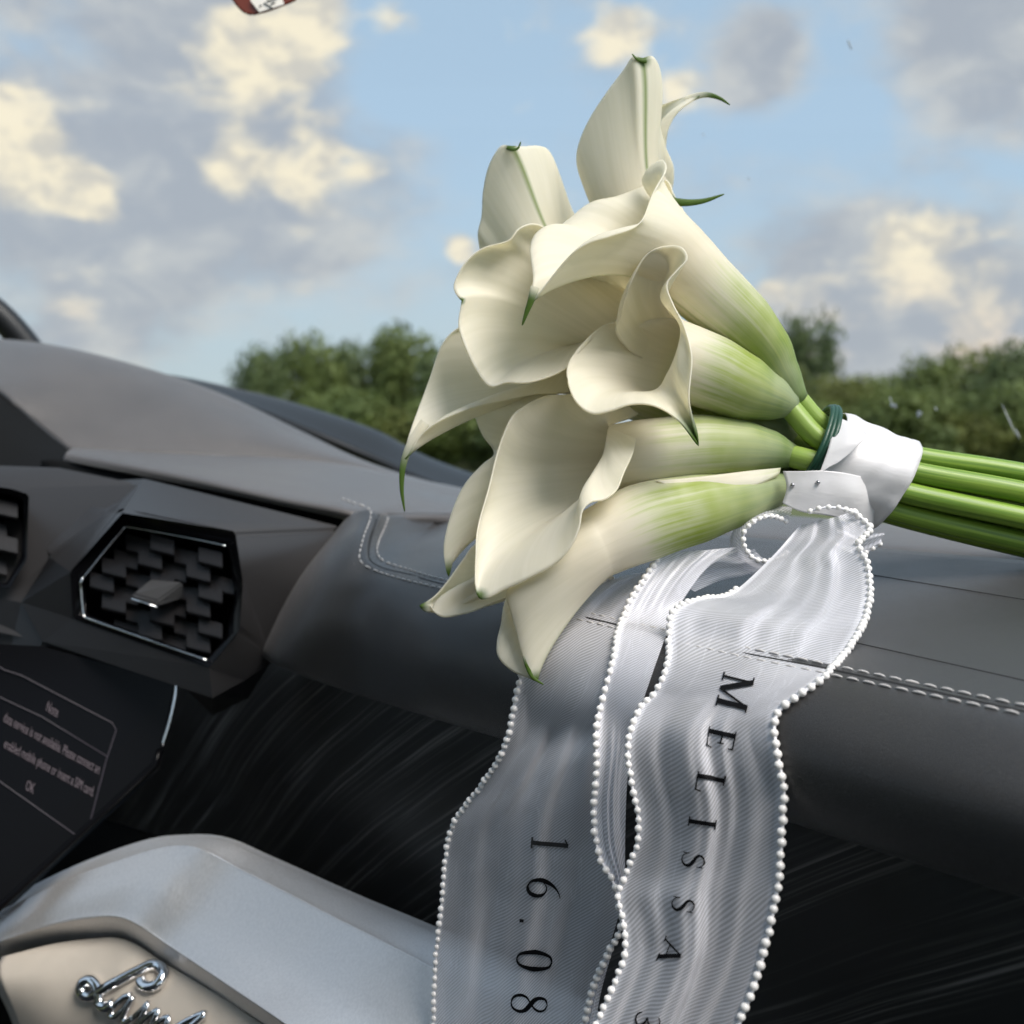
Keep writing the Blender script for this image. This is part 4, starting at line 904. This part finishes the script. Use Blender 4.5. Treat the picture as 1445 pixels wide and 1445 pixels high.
def RB(x, y, d): return P(x, y, d)
def ribbon_sheet(name, left, right, mids, parent, edgeL, edgeR, nu=60, nv=150, wr=0.0, seed=0, label=None, wfreq=9, clear=.005):
    """left/right: rows of (px, py, depth); mids: list of (position across, depth bulge) waves"""
    Ls = spline([Vector(P(*p)) for p in left], nv); Rs = spline([Vector(P(*p)) for p in right], nv)
    V = []; uvs = []; eg = []; s = 0
    for i in range(nv):
        t = i / (nv - 1)
        if i: s += ((Ls[i] + Rs[i]) - (Ls[i - 1] + Rs[i - 1])).length / 2
        wdt = (Rs[i] - Ls[i]).length
        for j in range(nu):
            u = j / (nu - 1); p = Ls[i].lerp(Rs[i], u)
            env = math.sin(math.pi * u)
            z = 0
            for (amp, f_, ph, sk) in mids: z += amp * math.sin(f_ * u * math.pi + ph + sk * t)
            z = z * env + wr * env * mnoise.noise(Vector((u * wfreq, t * 3, seed)))
            V.append(p + CF * z); uvs.append((u * wdt, s)); e = 0
            if edgeL: e = max(e, 1 - u * wdt / .0045)
            if edgeR: e = max(e, 1 - (1 - u) * wdt / .0045)
            eg.append(max(0, e) ** .7 if e > 0 else 0)
    dirs = [(p - CAM).normalized() for p in V]; ds_ = [(p - CAM).length for p in V]
    lim = []
    for d_ in dirs:
        h, nn, _, dist = bv.ray_cast(CAM, d_); lim.append(dist - clear if h is not None else 9.0)
    ds_ = [min(a, b) for a, b in zip(ds_, lim)]
    for it in range(14):
        new = ds_[:]
        for i in range(1, nv - 1):
            for j in range(nu): new[i * nu + j] = .5 * ds_[i * nu + j] + .25 * (ds_[(i - 1) * nu + j] + ds_[(i + 1) * nu + j])
        ds_ = [min(a, b) for a, b in zip(new, lim)]
    V = [CAM + d_ * r for d_, r in zip(dirs, ds_)]
    Ls = [V[i * nu] for i in range(nv)]; Rs = [V[i * nu + nu - 1] for i in range(nv)]
    me = mesh(name, V, grid_faces(nv, nu)); uvl = me.uv_layers.new(name='UVMap')
    for lp in me.loops: uvl.data[lp.index].uv = uvs[lp.vertex_index]
    a = me.attributes.new('edge', 'FLOAT', 'POINT'); a.data.foreach_set('value', eg)
    o = link(name, me, M['organza'], parent)
    if label: o['label'] = label
    return o, Ls, Rs
bm = bmesh.new(); bmesh.ops.create_icosphere(bm, subdivisions=2, radius=1.0); pearl_me = bpy.data.meshes.new('pearl'); bm.to_mesh(pearl_me); bm.free()
pearl_me.materials.append(M['pearl']); pearl_me.polygons.foreach_set('use_smooth', [True] * len(pearl_me.polygons))
npearl = 0
def pearls(line, parent, r=.0021, gap=1.12, lift=.0):
    global npearl
    L = [0]
    for a, b in zip(line, line[1:]): L.append(L[-1] + (b - a).length)
    n = int(L[-1] / (2 * r * gap)); q = spline(line, max(2, n)); rnd = random.Random(len(line) + n)
    off = Vector((0, 0, 0)); w = parent
    while w is not None: off = off + w.location; w = w.parent
    for p in q:
        o = bpy.data.objects.new('pearl', pearl_me); col.objects.link(o); o.parent = parent
        j = Vector((rnd.uniform(-1, 1), rnd.uniform(-1, 1), rnd.uniform(-1, 1))) * r * .16
        o.location = p - off - CF * lift + j; k = r * rnd.uniform(.9, 1.06); o.scale = (k, k, k); o.rotation_euler = (rnd.random() * 3, rnd.random() * 3, 0); npearl += 1
    tube('pearl_thread', [p - CF * lift for p in spline(line, max(8, n))], r * .38, M['lace'], parent, sides=6)
# right tail with the name
rt_left = [(1128, 742, .655), (1085, 790, .645), (1030, 838, .625), (985, 845, .605), (950, 862, .592), (944, 895, .585), (943, 930, .578), (928, 972, .566), (904, 998, .560), (889, 1032, .553), (886, 1065, .550), (891, 1105, .548), (900, 1150, .546), (899, 1190, .545), (884, 1232, .547), (872, 1265, .546), (880, 1305, .540), (882, 1345, .536), (868, 1385, .535), (850, 1425, .534), (830, 1470, .533)]
rt_right = [(1205, 722, .640), (1228, 745, .628), (1212, 768, .615), (1224, 795, .606), (1228, 832, .592), (1222, 870, .575), (1204, 906, .552), (1170, 948, .527), (1132, 978, .515), (1102, 1000, .510), (1092, 1022, .506), (1098, 1070, .500), (1106, 1115, .497), (1104, 1165, .495), (1101, 1215, .494), (1096, 1260, .493), (1086, 1310, .492), (1075, 1355, .491), (1062, 1398, .490), (1045, 1440, .490), (1030, 1480, .490)]
tail1, Lr, Rr = ribbon_sheet('tail', rt_left, rt_right, [(.004, 2.0, .6, 2.0), (.0022, 5.0, 1.0, -4.0)], rib, True, True, 70, 170, .006, 3, 'ribbon tail printed with a name in black capitals')
# left tail with the date: lies from its pearl edge to a fold, then doubles back
lt_left = [(862, 818, .672), (830, 826, .668), (795, 845, .664), (765, 872, .656), (748, 905, .648), (738, 945, .642), (727, 985, .640), (719, 1030, .643), (704, 1070, .650), (672, 1118, .666), (641, 1160, .680), (629, 1210, .686), (623, 1280, .688), (616, 1340, .690), (613, 1400, .690), (611, 1470, .690)]
lt_fold = [(1045, 775, .655), (1000, 800, .650), (962, 850, .640), (942, 892, .630), (918, 958, .600), (896, 1028, .575), (886, 1095, .568), (883, 1150, .567), (882, 1205, .568), (882, 1235, .569), (880, 1262, .571), (872, 1295, .574), (862, 1330, .578), (852, 1370, .582), (842, 1410, .586), (832, 1470, .590)]
lt_edge = [(925, 782, .652), (926, 790, .648), (915, 808, .642), (892, 842, .632), (873, 888, .622), (866, 930, .600), (851, 982, .586), (841, 1030, .578), (842, 1080, .574), (838, 1130, .574), (839, 1170, .574), (846, 1210, .571), (864, 1242, .564), (874, 1275, .560), (876, 1310, .560), (856, 1350, .566), (838, 1390, .572), (828, 1430, .576), (815, 1470, .580)]
tail2, Ll, Rl = ribbon_sheet('tail', lt_left, lt_fold, [(.004, 2.0, .2, 1.5), (.0025, 5.0, .4, 3.0)], rib, True, False, 70, 160, .007, 9, 'ribbon tail printed with a date in black numerals')
lt_fold2 = [(1040, 772, .653), (1000, 798, .648), (962, 848, .638), (942, 891, .628), (918, 957, .598), (896, 1027, .573), (886, 1094, .566), (883, 1149, .565), (882, 1204, .566), (882, 1234, .566), (881, 1260, .567), (878, 1290, .568), (868, 1330, .573), (856, 1370, .577), (846, 1410, .581), (836, 1470, .585)]
flapS, Le, Rf_ = ribbon_sheet('tail_fold', lt_edge, lt_fold2, [(.003, 2.0, .2, 1.5)], tail2, True, False, 30, 140, .003, 5, clear=.009)
pearls(Rr, tail1); pearls(Lr[int(170 * .18):], tail1, .0019); pearls(Ll, tail2); pearls(Le, tail2)
# loops under the band
pearls(spline([P(x, y, d) for x, y, d in [(1143, 722, .632), (1165, 716, .628), (1190, 718, .628), (1208, 724, .636)]], 20), tail1, .0018)
lp1, a1, b1 = ribbon_sheet('loop', [(1110, 735, .655), (1085, 728, .648), (1060, 738, .645), (1048, 760, .645), (1060, 785, .647), (1085, 792, .650), (1110, 780, .655)], [(1120, 715, .665), (1080, 716, .668), (1045, 735, .668), (1030, 765, .668), (1045, 800, .668), (1075, 815, .668), (1110, 800, .665)], [(.002, 3, 0, 3)], rib, True, True, 20, 60, .003, 15)
pearls(a1, lp1, .0017)
lp2, a2, b2 = ribbon_sheet('loop', [(1180, 735, .648), (1215, 752, .645), (1248, 752, .645)], [(1180, 770, .65), (1212, 782, .65), (1242, 768, .648)], [(.002, 3, 0, 3)], rib, False, True, 14, 20, .002, 21)
pearls(b2, lp2, .0017)
lp3, a3, b3 = ribbon_sheet('loop', [(1065, 775, .66), (1030, 780, .66), (985, 782, .66), (930, 800, .662)], [(1085, 800, .664), (1050, 812, .664), (1015, 820, .664), (980, 835, .66)], [(.003, 3, 0, 3)], rib, False, False, 16, 30, .004, 25)

# ------------------------------------------------------------------ lettering on the tails
def stroke(path, widths, n=40):
    q = spline([Vector((*p, 0)) for p in path], n); out = []
    wv_ = widths if len(widths) > 1 else widths * 2
    v = []; f = []
    for i, p in enumerate(q):
        t = (q[min(i + 1, n - 1)] - q[max(i - 1, 0)]).normalized(); nn = Vector((-t.y, t.x, 0))
        x = i / (n - 1) * (len(wv_) - 1); k = min(int(x), len(wv_) - 2); w = wv_[k] + (wv_[k + 1] - wv_[k]) * (x - k)
        v += [p + nn * w / 2, p - nn * w / 2]
    for i in range(n - 1): f.append((2 * i, 2 * i + 1, 2 * i + 3, 2 * i + 2))
    return v, f
def bar(x0, y0, x1, y1, w, n=10): return stroke([(x0, y0), (x1, y1)], [w], n)
T_, H_ = .052, .16                                           # hairline, stem
def serif(x, y, w=.26): return bar(x - w / 2, y, x + w / 2, y, T_)
G = {
 'M': (1.0, [bar(.12, 0, .12, 1, T_ * 1.3), bar(.10, 1, .5, .02, H_), bar(.5, .0, .88, 1, T_ * 1.3), bar(.88, 0, .88, 1, H_), serif(.12, .015), serif(.88, .015, .34), serif(.06, .985, .22), serif(.93, .985, .22)]),
 'E': (.72, [bar(.18, 0, .18, 1, H_), bar(.02, .02, .66, .02, T_), bar(.02, .98, .64, .98, T_), bar(.18, .52, .5, .52, T_), bar(.65, .0, .69, .22, .05), bar(.63, 1, .63, .80, .05), bar(.5, .42, .5, .62, .045)]),
 'L': (.70, [bar(.18, 0, .18, 1, H_), bar(.02, .02, .64, .02, T_), serif(.18, .98, .34), bar(.64, .0, .68, .24, .05)]),
 'I': (.40, [bar(.2, 0, .2, 1, H_), serif(.2, .015, .36), serif(.2, .985, .36)]),
 'S': (.62, [stroke([(.54, .80), (.48, .92), (.32, .985), (.16, .92), (.09, .77), (.16, .63), (.32, .53), (.48, .41), (.55, .25), (.47, .09), (.30, .015), (.13, .08), (.06, .22)], [.03, .04, .05, .07, .10, .14, .15, .14, .10, .07, .05, .04, .03], 60), bar(.55, .70, .54, .98, .035), bar(.06, .02, .05, .30, .035)]),
 'A': (.86, [bar(.08, 0, .43, 1.0, T_ * 1.2), bar(.43, 1.0, .76, 0, H_), bar(.19, .34, .64, .34, T_), serif(.08, .015, .24), serif(.77, .015, .30)]),
 '1': (.42, [bar(.21, 0, .21, 1, .14), serif(.21, .015, .36), bar(.02, .90, .21, .985, .04)]),
 '6': (.66, [stroke([(.60, .99), (.44, .93), (.26, .78), (.13, .55), (.09, .32), (.17, .10), (.34, .015), (.51, .09), (.58, .28), (.52, .48), (.36, .57), (.20, .50), (.12, .36)], [.02, .04, .08, .13, .14, .10, .04, .10, .13, .10, .04, .03, .02], 70)]),
 '0': (.68, [stroke([(.34, .99), (.17, .88), (.09, .5), (.17, .12), (.34, .01), (.51, .12), (.59, .5), (.51, .88), (.34, .99)], [.04, .10, .15, .10, .04, .10, .15, .10, .04], 70)]),
 '8': (.66, [stroke([(.33, .99), (.17, .92), (.13, .76), (.21, .62), (.36, .52), (.52, .40), (.58, .24), (.50, .07), (.33, .01), (.15, .08), (.08, .24), (.14, .40), (.30, .52), (.45, .63), (.53, .77), (.48, .92), (.33, .99)], [.03, .07, .11, .13, .14, .13, .10, .06, .03, .07, .10, .06, .04, .05, .08, .06, .03], 110)]),
 '.': (.3, [stroke([(.10, .07), (.20, .07)], [.13], 6)]),
 '&': (.66, [stroke([(.12, .22), (.20, .06), (.36, .02), (.52, .12), (.54, .28), (.42, .42), (.26, .48), (.40, .55), (.50, .70), (.44, .88), (.30, .96), (.16, .88)], [.04, .06, .06, .09, .12, .09, .05, .06, .10, .08, .05, .03], 90)]),
}
def glyph(ch, px, py, rd, up, surf, parent, mat):
    """px,py: pixel of the glyph's centre; rd, up: reading and up vectors in pixels for one unit"""
    w, parts = G[ch]; v = []; f = []
    for vv, ff in parts:
        k = len(v)
        for p in vv:
            x, y = p.x - w / 2, p.y - .5
            qx, qy = px + rd[0] * x + up[0] * y, py + rd[1] * x + up[1] * y
            h, n = cast(surf, qx, qy, .0006)
            v.append(h if h is not None else Vector(P(qx, qy, .55)))
        f += [tuple(i + k for i in q) for q in ff]
    link('letter', mesh('letter', v, f), mat, parent, False)
s1 = bvh_of(tail1); s2 = bvh_of(tail2)
for ch, x, y, sz, ang in (('M', 1038, 977, 44, 14), ('E', 1018, 1043, 40, 12), ('L', 1003, 1105, 39, 11), ('I', 991, 1161, 36, 9), ('S', 979, 1214, 34, 10), ('S', 965, 1277, 33, 12), ('A', 948, 1343, 38, 22), ('&', 915, 1440, 44, 14)):
    a = R(ang); hgt = {'A': 30, 'S': 32, 'I': 36, 'L': 40, 'E': 40, 'M': 44, '&': 36}[ch]
    glyph(ch, x, y, (-math.sin(a) * sz * 1.06, math.cos(a) * sz * 1.06), (math.cos(a) * hgt, math.sin(a) * hgt), s1, tail1, M['ink'])
for ch, x, y, sz, hgt in (('1', 777, 1191, 44, 52), ('6', 769, 1253, 46, 48), ('.', 757, 1301, 46, 46), ('0', 755, 1355, 48, 50), ('8', 748, 1416, 46, 52)):
    a = R(5); glyph(ch, x, y, (-math.sin(a) * sz, math.cos(a) * sz), (math.cos(a) * hgt, math.sin(a) * hgt), s2, tail2, M['ink_worn'] if ch == '1' else M['ink'])
print('pearls', npearl, 'stitches', len(stitches))
